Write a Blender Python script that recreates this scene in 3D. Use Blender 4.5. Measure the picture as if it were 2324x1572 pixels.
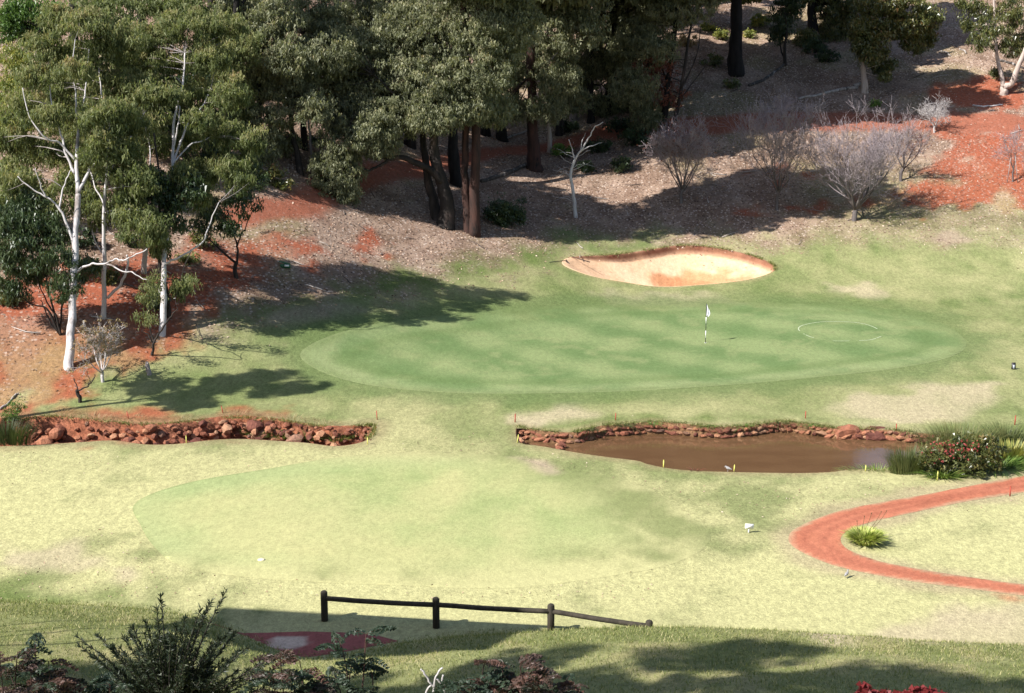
import bpy, math, random
import numpy as np
from math import radians, sin, cos, pi

# ------------------------------------------------------------------ scene, camera, light
scene = bpy.context.scene
for o in list(bpy.data.objects): bpy.data.objects.remove(o)
COL = scene.collection
FPX, CX, CY = 3380.0, 1162.0, 786.0          # focal length and centre in photo units (2324 wide)
PITCH = radians(13.0)
CAM = np.array([0.0, 0.0, 18.0])
cd = bpy.data.cameras.new('camera'); cam = bpy.data.objects.new('camera', cd); COL.objects.link(cam)
cam.location = CAM; cam.rotation_euler = (radians(90) - PITCH, 0, 0)
cd.sensor_width = 36; cd.lens = 36 * FPX / 2324; cd.clip_start = .1; cd.clip_end = 2000
scene.camera = cam
SUN_EL, SUN_BACK = radians(43), radians(32)   # sun stands to the left, a little behind the camera
w = bpy.data.worlds.new('World'); scene.world = w; w.use_nodes = True
wn = w.node_tree; bg = wn.nodes['Background']
sk = wn.nodes.new('ShaderNodeTexSky'); sk.sky_type = 'NISHITA'; sk.sun_disc = False
sk.sun_elevation = SUN_EL; sk.sun_rotation = radians(-122)
wn.links.new(sk.outputs[0], bg.inputs[0]); bg.inputs[1].default_value = .085
sd = bpy.data.lights.new('sun', 'SUN'); so = bpy.data.objects.new('sun', sd); COL.objects.link(so)
sd.energy = 5.0; sd.angle = radians(.5); sd.color = (1, .965, .91)
LDIR = np.array([cos(SUN_EL) * cos(SUN_BACK), cos(SUN_EL) * sin(SUN_BACK), -sin(SUN_EL)])
from mathutils import Vector
so.rotation_euler = Vector(LDIR).to_track_quat('-Z', 'Y').to_euler(); so.location = (-60, -10, 60)
vs = scene.view_settings; vs.view_transform = 'Standard'; vs.look = 'None'; vs.exposure = 1.0; vs.gamma = 1
vs.use_curve_mapping = False
scene.render.engine = 'CYCLES'; scene.cycles.use_denoising = True
scene.cycles.max_bounces = 6; scene.cycles.transparent_max_bounces = 6

random.seed(4); RNG = np.random.default_rng(11)

# ------------------------------------------------------------------ numeric helpers
def hash2(i, j, s):
    n = (i.astype(np.int64) * 374761393 + j.astype(np.int64) * 668265263 + s * 974634777) & 0xffffffff
    n = ((n ^ (n >> 13)) * 1274126177) & 0xffffffff
    return ((n ^ (n >> 16)) & 0xffff) / 65535.0
def vnoise(x, y, s=0):
    x = np.asarray(x, float); y = np.asarray(y, float)
    i = np.floor(x); j = np.floor(y); fx = x - i; fy = y - j
    fx = fx * fx * (3 - 2 * fx); fy = fy * fy * (3 - 2 * fy)
    a = hash2(i, j, s); b = hash2(i + 1, j, s); c = hash2(i, j + 1, s); d = hash2(i + 1, j + 1, s)
    return (a + (b - a) * fx) * (1 - fy) + (c + (d - c) * fx) * fy
def fbm(x, y, s=0, n=4):
    t = 0; a = .5; 
    for k in range(n):
        t = t + a * vnoise(x, y, s + k * 17); x = x * 2.03 + 5.1; y = y * 2.03 + 1.7; a *= .5
    return t / (1 - .5 ** n)
def sstep(a, b, x):
    t = np.clip((x - a) / (b - a), 0, 1); return t * t * (3 - 2 * t)
F_ = np.array([0, cos(PITCH), -sin(PITCH)]); U_ = np.array([0, sin(PITCH), cos(PITCH)]); R_ = np.array([1., 0, 0])
def ray(px, py): return F_ + R_ * ((px - CX) / FPX) - U_ * ((py - CY) / FPX)
def flat(px, py, z=0.):
    d = ray(px, py); t = (z - CAM[2]) / d[2]; return CAM + d * t

# ------------------------------------------------------------------ terrain height
_tx = np.arange(-260, 260, .5)
_foot = np.interp(_tx, [-90, -60, -40, -24, -19, -15, -11, -8, -4, 0, 5, 10, 20, 35, 60, 120],
                  [20, 46, 55, 60.5, 62.5, 64.5, 67.5, 71, 77, 83, 90, 94, 95, 93.5, 88, 84])
_k = np.exp(-.5 * (np.arange(-20, 21) * .5 / 3.) ** 2); _k /= _k.sum()
_foot = np.convolve(np.pad(_foot, 20, mode='edge'), _k, 'valid'); _fg = np.gradient(_foot, .5)
_V = [(-700, 1330), (0, 1365), (200, 1372), (370, 1385), (480, 1405), (560, 1444), (640, 1485), (690, 1501), (780, 1488),
      (900, 1460), (1050, 1440), (1200, 1435), (1480, 1432), (1800, 1442), (2100, 1466), (2324, 1470), (3000, 1480)]
_vx = np.array([flat(*p)[0] for p in _V]); _vy = np.array([flat(*p)[1] for p in _V])
_vf = np.interp(_tx, _vx, _vy)
_k2 = np.exp(-.5 * (np.arange(-6, 7) * .5 / .5) ** 2); _k2 /= _k2.sum()
_vf = np.convolve(np.pad(_vf, 6, mode='edge'), _k2, 'valid')
def height(x, y):
    x = np.asarray(x, float); y = np.asarray(y, float)
    d = (y - np.interp(x, _tx, _foot)) / np.sqrt(1 + np.interp(x, _tx, _fg) ** 2)
    k = 4.5
    r = (np.sqrt(d * d + k * k) + d) * .5 - .12
    s = np.interp(x, [-60, -25, 0, 25, 60], [.36, .34, .32, .30, .30])
    z = s * np.maximum(r, 0) * sstep(-14, 2, d)
    z = z + (fbm(x * .09, y * .09, 3) - .5) * 1.3 * sstep(2, 20, d)
    z = z + (fbm(x * .12 + 9, y * .12, 5, 2) - .5) * .28 * sstep(41, 46, y) * (1 - sstep(0, 4, d)) * np.exp(-((y - 62) / 5.) ** 2 * -0) * .6
    t = np.interp(x, _tx, _vf) - y
    tt = np.maximum(t, 0)
    a = sstep(-4.5, 4.0, x)
    near = (.10 * sstep(0, .8, tt) + .27 * tt) * (1 - a) + (.66 * sstep(0, 1.7, tt) + .235 * np.maximum(tt - .8, 0)) * a
    near = near + .28 * np.maximum(tt - 13, 0)
    near = near + (fbm(x * .35, y * .35, 8, 3) - .5) * .35 * sstep(.3, 3, tt)
    near = np.minimum(near, 14.2 + 0 * near) * (t > 0)
    near = np.where(near > 12, 12 + (near - 12) * .55, near)
    # rise of the ground added far left, out of view, on which the shelter stands
    q = np.exp(-(((x + 25) / 7.) ** 2 + ((y - 33) / 7.) ** 2)) * 8 * sstep(-14.8, -18.5, x)
    return z + near + q
def ground(px, py):
    d = ray(px, py); t = np.linspace(12, 420, 9000); p = CAM + d * t[:, None]
    g = p[:, 2] - height(p[:, 0], p[:, 1]); i = int(np.argmax(g < 0))
    if i == 0: i = len(t) - 1
    f = g[i - 1] / (g[i - 1] - g[i] + 1e-9); tt = t[i - 1] + f * (t[i] - t[i - 1])
    q = CAM + d * tt; q[2] = float(height(q[0], q[1])); return q
def at(px, py, depth):
    d = ray(px, py); return CAM + d * (depth / d[1])
def gpoly(pts): return np.array([ground(*p)[:2] for p in pts])
def spline(pts, n=8, closed=True):
    P = np.asarray(pts, float); m = len(P); out = []
    for i in range(m if closed else m - 1):
        if closed: a, b, c, d = P[i - 1], P[i], P[(i + 1) % m], P[(i + 2) % m]
        else: a, b, c, d = P[max(i - 1, 0)], P[i], P[i + 1], P[min(i + 2, m - 1)]
        for t in np.arange(n) / n:
            out.append(.5 * (2 * b + (c - a) * t + (2 * a - 5 * b + 4 * c - d) * t * t + (3 * b - a - 3 * c + d) * t ** 3))
    if not closed: out.append(P[-1])
    return np.array(out)
def sdf(poly, x, y, want_pt=False, cut=8.):
    """signed distance (negative inside) to a closed polygon, only near its box"""
    shp = x.shape; X = x.ravel(); Y = y.ravel(); D = np.full(X.shape, 1e3)
    m = (X > poly[:, 0].min() - cut) & (X < poly[:, 0].max() + cut) & (Y > poly[:, 1].min() - cut) & (Y < poly[:, 1].max() + cut)
    xs, ys = X[m], Y[m]; best = np.full(xs.shape, 1e9); ins = np.zeros(xs.shape, bool); bx = xs.copy(); by = ys.copy()
    for i in range(len(poly)):
        ax, ay = poly[i]; bx_, by_ = poly[(i + 1) % len(poly)]; ex, ey = bx_ - ax, by_ - ay
        L = ex * ex + ey * ey
        if L < 1e-12: continue
        t = np.clip(((xs - ax) * ex + (ys - ay) * ey) / L, 0, 1)
        qx = ax + t * ex; qy = ay + t * ey; dd = (xs - qx) ** 2 + (ys - qy) ** 2
        u = dd < best; best = np.where(u, dd, best)
        if want_pt: bx = np.where(u, qx, bx); by = np.where(u, qy, by)
        c = ((ay > ys) != (by_ > ys))
        if ey != 0: ins ^= c & (xs < ex * (ys - ay) / ey + ax)
    r = np.sqrt(best); D[m] = np.where(ins, -r, r)
    if want_pt:
        PX = X.copy(); PY = Y.copy(); PX[m] = bx; PY[m] = by
        return D.reshape(shp), PX.reshape(shp), PY.reshape(shp)
    return D.reshape(shp)

# ------------------------------------------------------------------ mesh helpers
def mesh_from(name, V, quads=None, tris=None, mat=None, attrs=None, smooth=False, mats=None, midx=None):
    me = bpy.data.meshes.new(name); V = np.asarray(V, np.float32)
    Q = np.zeros((0, 4), np.int32) if quads is None or len(quads) == 0 else np.asarray(quads, np.int32)
    T = np.zeros((0, 3), np.int32) if tris is None or len(tris) == 0 else np.asarray(tris, np.int32)
    nl = Q.size + T.size; nf = len(Q) + len(T)
    me.vertices.add(len(V)); me.vertices.foreach_set('co', V.ravel())
    me.loops.add(nl); me.loops.foreach_set('vertex_index', np.concatenate([Q.ravel(), T.ravel()]))
    me.polygons.add(nf)
    st = np.concatenate([np.arange(len(Q)) * 4, Q.size + np.arange(len(T)) * 3]).astype(np.int32)
    me.polygons.foreach_set('loop_start', st)
    if smooth: me.polygons.foreach_set('use_smooth', np.ones(nf, bool))
    if mats:
        for m in mats: me.materials.append(m)
        if midx is not None: me.polygons.foreach_set('material_index', np.asarray(midx, np.int32))
    elif mat: me.materials.append(mat)
    for k, (dom, typ, val) in (attrs or {}).items():
        a = me.attributes.new(k, typ, dom)
        a.data.foreach_set('color' if typ == 'FLOAT_COLOR' else 'value', np.asarray(val, np.float32).ravel())
    me.update(calc_edges=True); me.validate(); return me
def link(name, data, parent=None, loc=None):
    o = bpy.data.objects.new(name, data); COL.objects.link(o)
    if parent is not None: o.parent = parent
    if loc is not None: o.location = loc
    return o
def tag(o, label=None, cat=None, group=None, kind=None):
    if label: o['label'] = label
    if cat: o['category'] = cat
    if group: o['group'] = group
    if kind: o['kind'] = kind
    return o
def thing(name, label, cat, loc, group=None, rz=0.):
    o = link(name, None, loc=tuple(float(v) for v in loc)); o.empty_display_size = .2; o.rotation_euler = (0, 0, rz)
    return tag(o, label, cat, group)
class MB:
    def __init__(s): s.v = []; s.q = []; s.t = []; s.n = 0; s.fa = []; s.fb = []
    def add(s, V, Q=None, T=None, val=None):
        V = np.asarray(V, float)
        if Q is not None and len(Q):
            s.q.append(np.asarray(Q) + s.n); s.fa.append(np.broadcast_to(np.asarray(0. if val is None else val, float), (len(Q),)))
        if T is not None and len(T):
            s.t.append(np.asarray(T) + s.n); s.fb.append(np.broadcast_to(np.asarray(0. if val is None else val, float), (len(T),)))
        s.v.append(V); s.n += len(V)
    def tube(s, P, R, sides=7, val=None, lump=0.):
        P = np.asarray(P, float); R = np.broadcast_to(np.asarray(R, float), (len(P),)); m = len(P)
        tg = np.gradient(P, axis=0); tg /= np.linalg.norm(tg, axis=1)[:, None] + 1e-9
        ref = np.array([0., 1, 0]) if abs(tg[0][1]) < .8 else np.array([1., 0, 0])
        V = []
        for i in range(m):
            ref = ref - tg[i] * ref.dot(tg[i]); ref /= np.linalg.norm(ref) + 1e-9
            bn = np.cross(tg[i], ref); a = np.arange(sides) * 2 * pi / sides
            rr = R[i] * (1 + lump * RNG.uniform(-1, 1, sides))
            V.append(P[i] + (np.cos(a) * rr)[:, None] * ref + (np.sin(a) * rr)[:, None] * bn)
        V.append(P[:1]); V.append(P[-1:]); V = np.concatenate(V)
        i, j = np.meshgrid(np.arange(m - 1), np.arange(sides), indexing='ij'); i = i.ravel(); j = j.ravel(); k = (j + 1) % sides
        Q = np.stack([i * sides + j, i * sides + k, (i + 1) * sides + k, (i + 1) * sides + j], 1)
        jj = np.arange(sides); kk = (jj + 1) % sides; n0 = m * sides
        T = np.concatenate([np.stack([kk, jj, np.full(sides, n0)], 1), np.stack([(m - 1) * sides + jj, (m - 1) * sides + kk, np.full(sides, n0 + 1)], 1)])
        s.add(V, Q, T, val)
    def box(s, c, d, R=None, val=None, top=1.):
        x, y, z = np.asarray(d, float) / 2
        V = np.array([[-x, -y, -z], [x, -y, -z], [x, y, -z], [-x, y, -z], [-x * top, -y * top, z], [x * top, -y * top, z], [x * top, y * top, z], [-x * top, y * top, z]])
        if R is not None: V = V @ np.asarray(R).T
        s.add(V + np.asarray(c, float), [[3, 2, 1, 0], [4, 5, 6, 7], [0, 1, 5, 4], [1, 2, 6, 5], [2, 3, 7, 6], [3, 0, 4, 7]], None, val)
    def data(s, name, mat, smooth=False, attr='tint'):
        V = np.concatenate(s.v); Q = np.concatenate(s.q) if s.q else None; T = np.concatenate(s.t) if s.t else None
        return mesh_from(name, V, Q, T, mat, {attr: ('FACE', 'FLOAT', np.concatenate(s.fa + s.fb))}, smooth)
    def build(s, name, mat, parent=None, smooth=False, loc=None):
        return link(name, s.data(name, mat, smooth), parent, loc)
def rotz(a): return np.array([[cos(a), -sin(a), 0], [sin(a), cos(a), 0], [0, 0, 1]])
def rotx(a): return np.array([[1, 0, 0], [0, cos(a), -sin(a)], [0, sin(a), cos(a)]])
def roty(a): return np.array([[cos(a), 0, sin(a)], [0, 1, 0], [-sin(a), 0, cos(a)]])

# ------------------------------------------------------------------ materials
class G:
    def __init__(s, name):
        s.m = bpy.data.materials.new(name); s.m.use_nodes = True; s.t = s.m.node_tree; s.b = s.t.nodes['Principled BSDF']
        s.out = s.t.nodes['Material Output']; s.b.inputs['Roughness'].default_value = .9; s.b.inputs['Specular IOR Level'].default_value = .2
        s.co = None
    def n(s, ty, **kw):
        x = s.t.nodes.new('ShaderNode' + ty)
        for k, v in kw.items(): setattr(x, k, v)
        return x
    def l(s, a, b): s.t.links.new(a, b)
    def coord(s):
        if s.co is None: s.co = s.n('TexCoord').outputs['Object']
        return s.co
    def noise(s, scale, detail=3, rough=.55, stretch=None):
        x = s.n('TexNoise'); x.inputs['Scale'].default_value = scale; x.inputs['Detail'].default_value = detail; x.inputs['Roughness'].default_value = rough
        c = s.coord()
        if stretch:
            mp = s.n('Mapping'); mp.inputs['Scale'].default_value = stretch; s.l(c, mp.inputs[0]); c = mp.outputs[0]
        s.l(c, x.inputs['Vector']); return x.outputs['Fac']
    def ramp(s, f, stops):
        r = s.n('ValToRGB'); e = r.color_ramp.elements
        while len(e) < len(stops): e.new(.5)
        for i, (p, c) in enumerate(stops): e[i].position = p; e[i].color = (c, c, c, 1) if not hasattr(c, '__len__') else (*c, 1)
        s.l(f, r.inputs[0]); return r.outputs[0]
    def mix(s, f, a, b, mode='MIX'):
        x = s.n('Mix', data_type='RGBA', blend_type=mode)
        for v, i in ((f, 0), (a, 6), (b, 7)):
            if hasattr(v, 'links') or hasattr(v, 'is_output'): s.l(v, x.inputs[i])
            else: x.inputs[i].default_value = v if i == 0 else (*v, 1)
        return x.outputs[2]
    def attr(s, name, out='Color'):
        a = s.n('Attribute'); a.attribute_name = name; return a.outputs[out]
    def math(s, op, a, b=None, c=None):
        x = s.n('Math', operation=op)
        for i, v in enumerate((a, b, c)):
            if v is None: continue
            if hasattr(v, 'is_output'): s.l(v, x.inputs[i])
            else: x.inputs[i].default_value = v
        return x.outputs[0]
    def bump(s, h, strength=.4, dist=.02):
        b = s.n('Bump'); b.inputs['Strength'].default_value = strength; b.inputs['Distance'].default_value = dist
        s.l(h, b.inputs['Height']); s.l(b.outputs[0], s.b.inputs['Normal']); return b
    def color(s, c):
        if hasattr(c, 'is_output'): s.l(c, s.b.inputs['Base Color'])
        else: s.b.inputs['Base Color'].default_value = (*c, 1)
        return s
def plain(name, c, rough=.7, var=.25, scale=8., spec=.3):
    g = G(name); f = g.noise(scale, 4)
    g.color(g.mix(g.ramp(f, [(.3, 0.), (.7, 1.)]), tuple(v * (1 - var) for v in c), tuple(min(v * (1 + var), 1) for v in c)))
    g.b.inputs['Roughness'].default_value = rough; g.b.inputs['Specular IOR Level'].default_value = spec; return g.m
def turf_mat(name, grain=.27, bump=.5, litter=True, fine=22.):
    g = G(name); c = g.attr('col'); al = g.attr('col', 'Alpha')
    f1 = g.noise(fine * .36, 5, .75); f2 = g.noise(4.5, 5, .75, (1, .5, 1)); f3 = g.noise(fine, 3, .7)
    k = g.mix(1., c, g.ramp(f1, [(.28, 1 - grain), (.72, 1 + grain)]), 'MULTIPLY')
    k = g.mix(1., k, g.ramp(f2, [(.3, 1 - grain * .9), (.7, 1 + grain * .9)]), 'MULTIPLY')
    k = g.mix(1., k, g.ramp(f3, [(.3, 1 - grain * .9), (.7, 1 + grain * .9)]), 'MULTIPLY')
    if litter:
        v = g.n('TexVoronoi'); v.inputs['Scale'].default_value = 5.; v.inputs['Randomness'].default_value = 1
        mp = g.n('Mapping'); mp.inputs['Scale'].default_value = (1, .7, 1); g.l(g.coord(), mp.inputs[0]); g.l(mp.outputs[0], v.inputs['Vector'])
        sp = g.ramp(v.outputs['Distance'], [(.25, 1.), (.45, 0.)])
        tone = g.ramp(v.outputs['Color'], [(.25, (.06, .035, .03)), (.5, (.26, .18, .14)), (.8, (.48, .39, .33))])
        k = g.mix(g.math('MULTIPLY', g.math('MULTIPLY', sp, al), .9), k, tone)
    g.color(k); g.b.inputs['Specular IOR Level'].default_value = .08
    g.b.inputs['Roughness'].default_value = 1
    if 'Sheen Weight' in g.b.inputs: g.b.inputs['Sheen Weight'].default_value = 0.
    g.bump(f1, bump, .12); return g.m
def leaf_mat(name, stops, trans=.35, rough=.5, spec=.35):
    g = G(name); t = g.attr('tint', 'Fac'); c = g.ramp(t, stops); g.color(c)
    g.b.inputs['Roughness'].default_value = rough; g.b.inputs['Specular IOR Level'].default_value = spec
    tr = g.n('BsdfTranslucent'); g.l(g.mix(1., c, (1.1, 1.15, .7), 'MULTIPLY'), tr.inputs[0])
    ms = g.n('MixShader'); ms.inputs[0].default_value = trans; g.l(g.b.outputs[0], ms.inputs[1]); g.l(tr.outputs[0], ms.inputs[2])
    g.l(ms.outputs[0], g.out.inputs[0]); return g.m
def bark_mat(name, a, b, scale=3., spots=None, rough=.85):
    g = G(name); f = g.noise(scale, 5, .65, (1, 1, .22)); k = g.mix(g.ramp(f, [(.35, 0.), (.65, 1.)]), a, b)
    if spots is not None:
        f2 = g.noise(scale * .5, 4, .6, (1, 1, .35)); k = g.mix(g.ramp(f2, [(.56, 0.), (.66, 1.)]), k, spots)
    g.color(k); g.b.inputs['Roughness'].default_value = rough
    g.bump(g.noise(scale * 4, 4, .7, (1, 1, .2)), .6, .05); return g.m

M = {}
M['ground'] = turf_mat('ground_turf'); M['mown'] = turf_mat('mown_turf', .18, .3, False, 30.)
M['fair'] = turf_mat('fairway_turf', .16, .3, False, 26.)
M['soil'] = turf_mat('path_soil', .16, .3, False, 14.)
M['sand'] = turf_mat('bunker_sand', .12, .35, False, 6.)
M['bank'] = turf_mat('bank_soil', .4, .9, False, 9.)
def water_mat():
    g = G('pond_water'); f = g.noise(.5, 3, .5, (1, 2.2, 1)); f2 = g.noise(2.2, 3)
    k = g.mix(g.ramp(f, [(.35, 0.), (.7, 1.)]), (.10, .054, .027), (.122, .068, .034)); k = g.mix(g.ramp(f2, [(.6, 0.), (.75, .5)]), k, (.08, .044, .024))
    g.color(k); g.b.inputs['Roughness'].default_value = .07; g.b.inputs['Specular IOR Level'].default_value = .42
    g.bump(g.noise(5., 2, .5, (1, 2, 1)), .04, .05); return g.m
M['water'] = water_mat()
def rock_mat():
    g = G('laterite_rock'); t = g.attr('tint', 'Fac'); oi = g.n('ObjectInfo').outputs['Random']
    k = g.ramp(oi, [(0., (.12, .045, .034)), (.4, (.25, .095, .058)), (.7, (.35, .15, .085)), (.9, (.44, .24, .14)), (1., (.18, .10, .08))])
    f = g.noise(3.5, 5, .7); k = g.mix(1., k, g.ramp(f, [(.25, .45), (.75, 1.45)]), 'MULTIPLY')
    f2 = g.noise(2., 4, .7); k = g.mix(g.ramp(f2, [(.6, 0.), (.72, .6)]), k, (.16, .13, .11))
    g.color(k); g.bump(g.noise(7., 5, .7), .8, .08); return g.m
M['rock'] = rock_mat()
M['bark_white'] = bark_mat('white_gum_bark', (.40, .37, .37), (.52, .49, .485), 2.5, (.20, .17, .155))
M['bark_cream'] = bark_mat('cream_bark', (.36, .29, .25), (.47, .39, .345), 3., (.22, .17, .14))
M['bark_black'] = bark_mat('burnt_bark', (.008, .007, .007), (.022, .019, .018), 3.)
M['bark_dark'] = bark_mat('rough_dark_bark', (.016, .014, .013), (.042, .034, .03), 3., (.07, .05, .042))
M['bark_red'] = bark_mat('red_brown_bark', (.028, .019, .017), (.075, .036, .028), 3., (.015, .013, .012))
M['bark_grey'] = bark_mat('grey_bark', (.20, .17, .16), (.33, .30, .29), 3., (.12, .10, .10))
M['twig_mauve'] = bark_mat('mauve_twigs', (.23, .185, .195), (.34, .29, .302), 3.)
M['bark_shade'] = bark_mat('dull_grey_bark', (.075, .062, .06), (.15, .13, .125), 3.)  # even dull grey for the trunks of the leafless trees
M['twig_grey'] = bark_mat('grey_twigs', (.34, .31, .30), (.5, .47, .46), 3.)
M['leaf_gum'] = leaf_mat('gum_leaves', [(0., (.085, .11, .046)), (.4, (.185, .21, .09)), (.7, (.28, .265, .125)), (1., (.31, .225, .125))], .47, .55, .22)
M['leaf_marri'] = leaf_mat('marri_leaves', [(0., (.085, .096, .054)), (.45, (.18, .19, .11)), (.8, (.28, .28, .16)), (1., (.33, .28, .17))], .4, .5, .3)
M['leaf_dark'] = leaf_mat('dark_leaves', [(0., (.016, .03, .014)), (.5, (.04, .066, .026)), (1., (.085, .11, .045))], .25, .4, .45)
M['leaf_yellow'] = leaf_mat('yellow_green_leaves', [(0., (.09, .13, .035)), (.5, (.2, .23, .06)), (1., (.42, .36, .10))])
M['leaf_olive'] = leaf_mat('olive_leaves', [(0., (.04, .055, .018)), (.5, (.105, .12, .035)), (.85, (.2, .17, .06)), (1., (.2, .09, .04))], .3, .35, .6)
M['leaf_russet'] = leaf_mat('russet_leaves', [(0., (.10, .03, .02)), (.6, (.2, .07, .045)), (1., (.28, .12, .08))])
M['leaf_dead'] = leaf_mat('dry_leaves', [(0., (.16, .10, .05)), (.6, (.30, .22, .11)), (1., (.40, .33, .2))])
M['leaf_green'] = leaf_mat('bright_leaves', [(0., (.05, .10, .02)), (.5, (.13, .22, .045)), (1., (.32, .36, .10))], .35, .4, .4)
M['leaf_reed'] = leaf_mat('reed_blades', [(0., (.03, .045, .015)), (.5, (.085, .11, .035)), (1., (.26, .24, .10))])
M['leaf_strap'] = leaf_mat('strap_leaves', [(0., (.14, .2, .03)), (.5, (.36, .43, .09)), (1., (.66, .64, .25))], .3, .4, .4)
M['leaf_fern'] = leaf_mat('bracken_leaves', [(0., (.02, .034, .022)), (.5, (.045, .068, .04)), (.72, (.06, .042, .034)), (1., (.12, .065, .05))], .3)
M['leaf_bush'] = leaf_mat('needle_leaves', [(0., (.012, .02, .012)), (.6, (.035, .05, .026)), (1., (.075, .085, .045))], .2)
M['litter'] = leaf_mat('fallen_leaves', [(0., (.10, .055, .04)), (.4, (.32, .21, .15)), (1., (.62, .50, .41))], .1, .7, .2)
M['blade'] = leaf_mat('grass_blades', [(0., (.09, .13, .03)), (.5, (.2, .22, .07)), (1., (.55, .48, .27))], .3, .7, .1)
M['timber'] = bark_mat('weathered_timber', (.028, .024, .018), (.055, .046, .034), 5.)
M['white'] = plain('white_paint', (.8, .8, .8), .5, .05); M['black'] = plain('black_paint', (.02, .02, .022), .5, .2)
M['redpaint'] = plain('red_paint', (.30, .05, .03), .6, .3, 20); M['yellow'] = plain('yellow_paint', (.55, .53, .13), .5, .15, 20)
M['cloth'] = plain('white_cloth', (.82, .82, .85), .8, .04); M['grey'] = plain('grey_panel', (.32, .34, .37), .4, .1)
M['greenplastic'] = plain('green_plastic', (.03, .11, .06), .4, .2); M['feather'] = plain('grey_feathers', (.26, .25, .25), .8, .35, 14)
M['roofing'] = plain('roof_sheet', (.35, .36, .36), .5, .1); M['log'] = bark_mat('fallen_log_bark', (.20, .17, .15), (.4, .36, .33), 4., (.05, .045, .04))
M['logdark'] = bark_mat('charred_log_bark', (.03, .026, .024), (.10, .085, .075), 4., (.3, .27, .25))

# ------------------------------------------------------------------ world outlines (turned from photo positions into ground positions)
GREEN = spline(gpoly([(685, 815), (700, 785), (780, 752), (900, 728), (1100, 705), (1350, 690), (1600, 688), (1850, 690), (2000, 700), (2110, 722),
                      (2180, 760), (2190, 790), (2140, 815), (2030, 836), (1850, 856), (1600, 877), (1350, 890), (1100, 893), (900, 882), (760, 855)]), 6)
FAIRWAY = spline(gpoly([(302, 1150), (345, 1120), (450, 1090), (600, 1065), (760, 1038), (880, 1030), (1000, 1025), (1150, 1035), (1250, 1062), (1400, 1085), (1500, 1125), (1590, 1190),
                        (1610, 1230), (1540, 1275), (1400, 1305), (1150, 1335), (900, 1328), (700, 1320), (520, 1305), (400, 1280), (345, 1235), (318, 1190)]), 6)
BUNKER = spline(gpoly([(1278, 600), (1300, 583), (1400, 577), (1470, 567), (1540, 557), (1610, 560), (1680, 573), (1730, 588), (1760, 606), (1745, 620), (1690, 635), (1600, 645),
                       (1500, 650), (1420, 640), (1340, 625)]), 6)
CREEK = spline(gpoly([(-140, 948), (-60, 948), (40, 948), (120, 943), (250, 956), (330, 962), (420, 955), (500, 945), (560, 943), (640, 951), (700, 961), (760, 966), (820, 964), (851, 962),
                      (848, 985), (820, 1003), (760, 1012), (690, 1004), (560, 996), (480, 998), (400, 1007), (330, 1008), (260, 999), (180, 1003), (60, 1010), (-60, 1014), (-140, 1014)]), 5)
_PB = [(1174, 968), (1219, 976), (1292, 981), (1325, 976), (1369, 965), (1416, 962), (1487, 957), (1550, 961), (1629, 968), (1707, 964), (1760, 957), (1802, 958), (1865, 966), (1902, 972), (1996, 974), (2070, 981), (2128, 987)]
_PF = [(2165, 1000), (2150, 1030), (2080, 1052), (2000, 1062), (1917, 1066), (1881, 1071), (1786, 1073), (1602, 1069), (1523, 1063), (1471, 1053), (1445, 1045), (1372, 1036), (1299, 1025), (1246, 1015), (1214, 1010), (1178, 1003)]
POND = spline(gpoly(_PB + _PF), 5); POND_BACK = spline(gpoly(_PB), 8, False)
_PO = [(2700, 1015), (2323, 1080), (2200, 1103), (2112, 1120), (1937, 1152), (1861, 1174), (1805, 1200), (1790, 1217), (1794, 1235), (1820, 1253), (1864, 1273), (1922, 1291), (2054, 1317), (2200, 1336), (2323, 1352), (2700, 1400)]
_PI = [(2700, 1362), (2323, 1326), (2170, 1305), (2024, 1280), (1966, 1264), (1925, 1247), (1908, 1229), (1914, 1212), (1945, 1195), (1995, 1180), (2083, 1161), (2200, 1137), (2323, 1117), (2700, 1050)]
PATH = spline(gpoly(_PO + _PI), 5)
TEEPATH = np.array([flat(*p)[:2] for p in [(430, 1436), (530, 1437), (600, 1436), (690, 1433), (800, 1436), (860, 1443), (905, 1455), (850, 1466), (780, 1480), (690, 1493), (640, 1479), (560, 1446), (500, 1440)]])
_up = [(520, 500), (600, 476), (680, 465), (760, 425), (840, 396), (950, 378), (1050, 362), (1180, 342), (1350, 306), (1440, 294), (1600, 284), (1700, 277), (2000, 276), (2150, 277), (2330, 281), (2700, 290)]
_uc = spline(gpoly(_up), 6, False); _ut = np.gradient(_uc, axis=0); _ut /= np.linalg.norm(_ut, axis=1)[:, None]; _un = np.stack([-_ut[:, 1], _ut[:, 0]], 1)
_uw = (.75 + .75 * sstep(38, 60, np.arange(len(_uc))))[:, None]; UPPATH = np.concatenate([_uc + _un * _uw, (_uc - _un * _uw)[::-1]])
DIRT = [gpoly(p) for p in ([(-200, 690), (0, 650), (130, 640), (250, 600), (420, 560), (560, 545), (700, 540), (860, 540), (905, 552), (780, 575), (640, 592), (540, 640), (470, 690), (410, 760), (330, 800), (250, 858), (190, 885), (60, 925), (-30, 945), (-300, 950)],
        [(-100, 935), (60, 935), (160, 925), (260, 940), (420, 945), (530, 937), (600, 946), (540, 975), (300, 985), (40, 975), (-100, 990)],
        [(2060, 440), (2140, 400), (2110, 380), (2150, 340), (2120, 300), (2180, 285), (2260, 300), (2330, 290), (2600, 300), (2600, 490), (2324, 470), (2200, 462), (2100, 470), (1980, 468), (1840, 478), (1790, 470), (1900, 455)],
        [(1640, 475), (1700, 480), (1760, 490), (1700, 497)], [(2200, 180), (2280, 165), (2330, 190), (2330, 250), (2240, 245), (2100, 215), (2140, 190)], [(1720, 390), (1790, 380), (1830, 400), (1760, 420)])]
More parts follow.
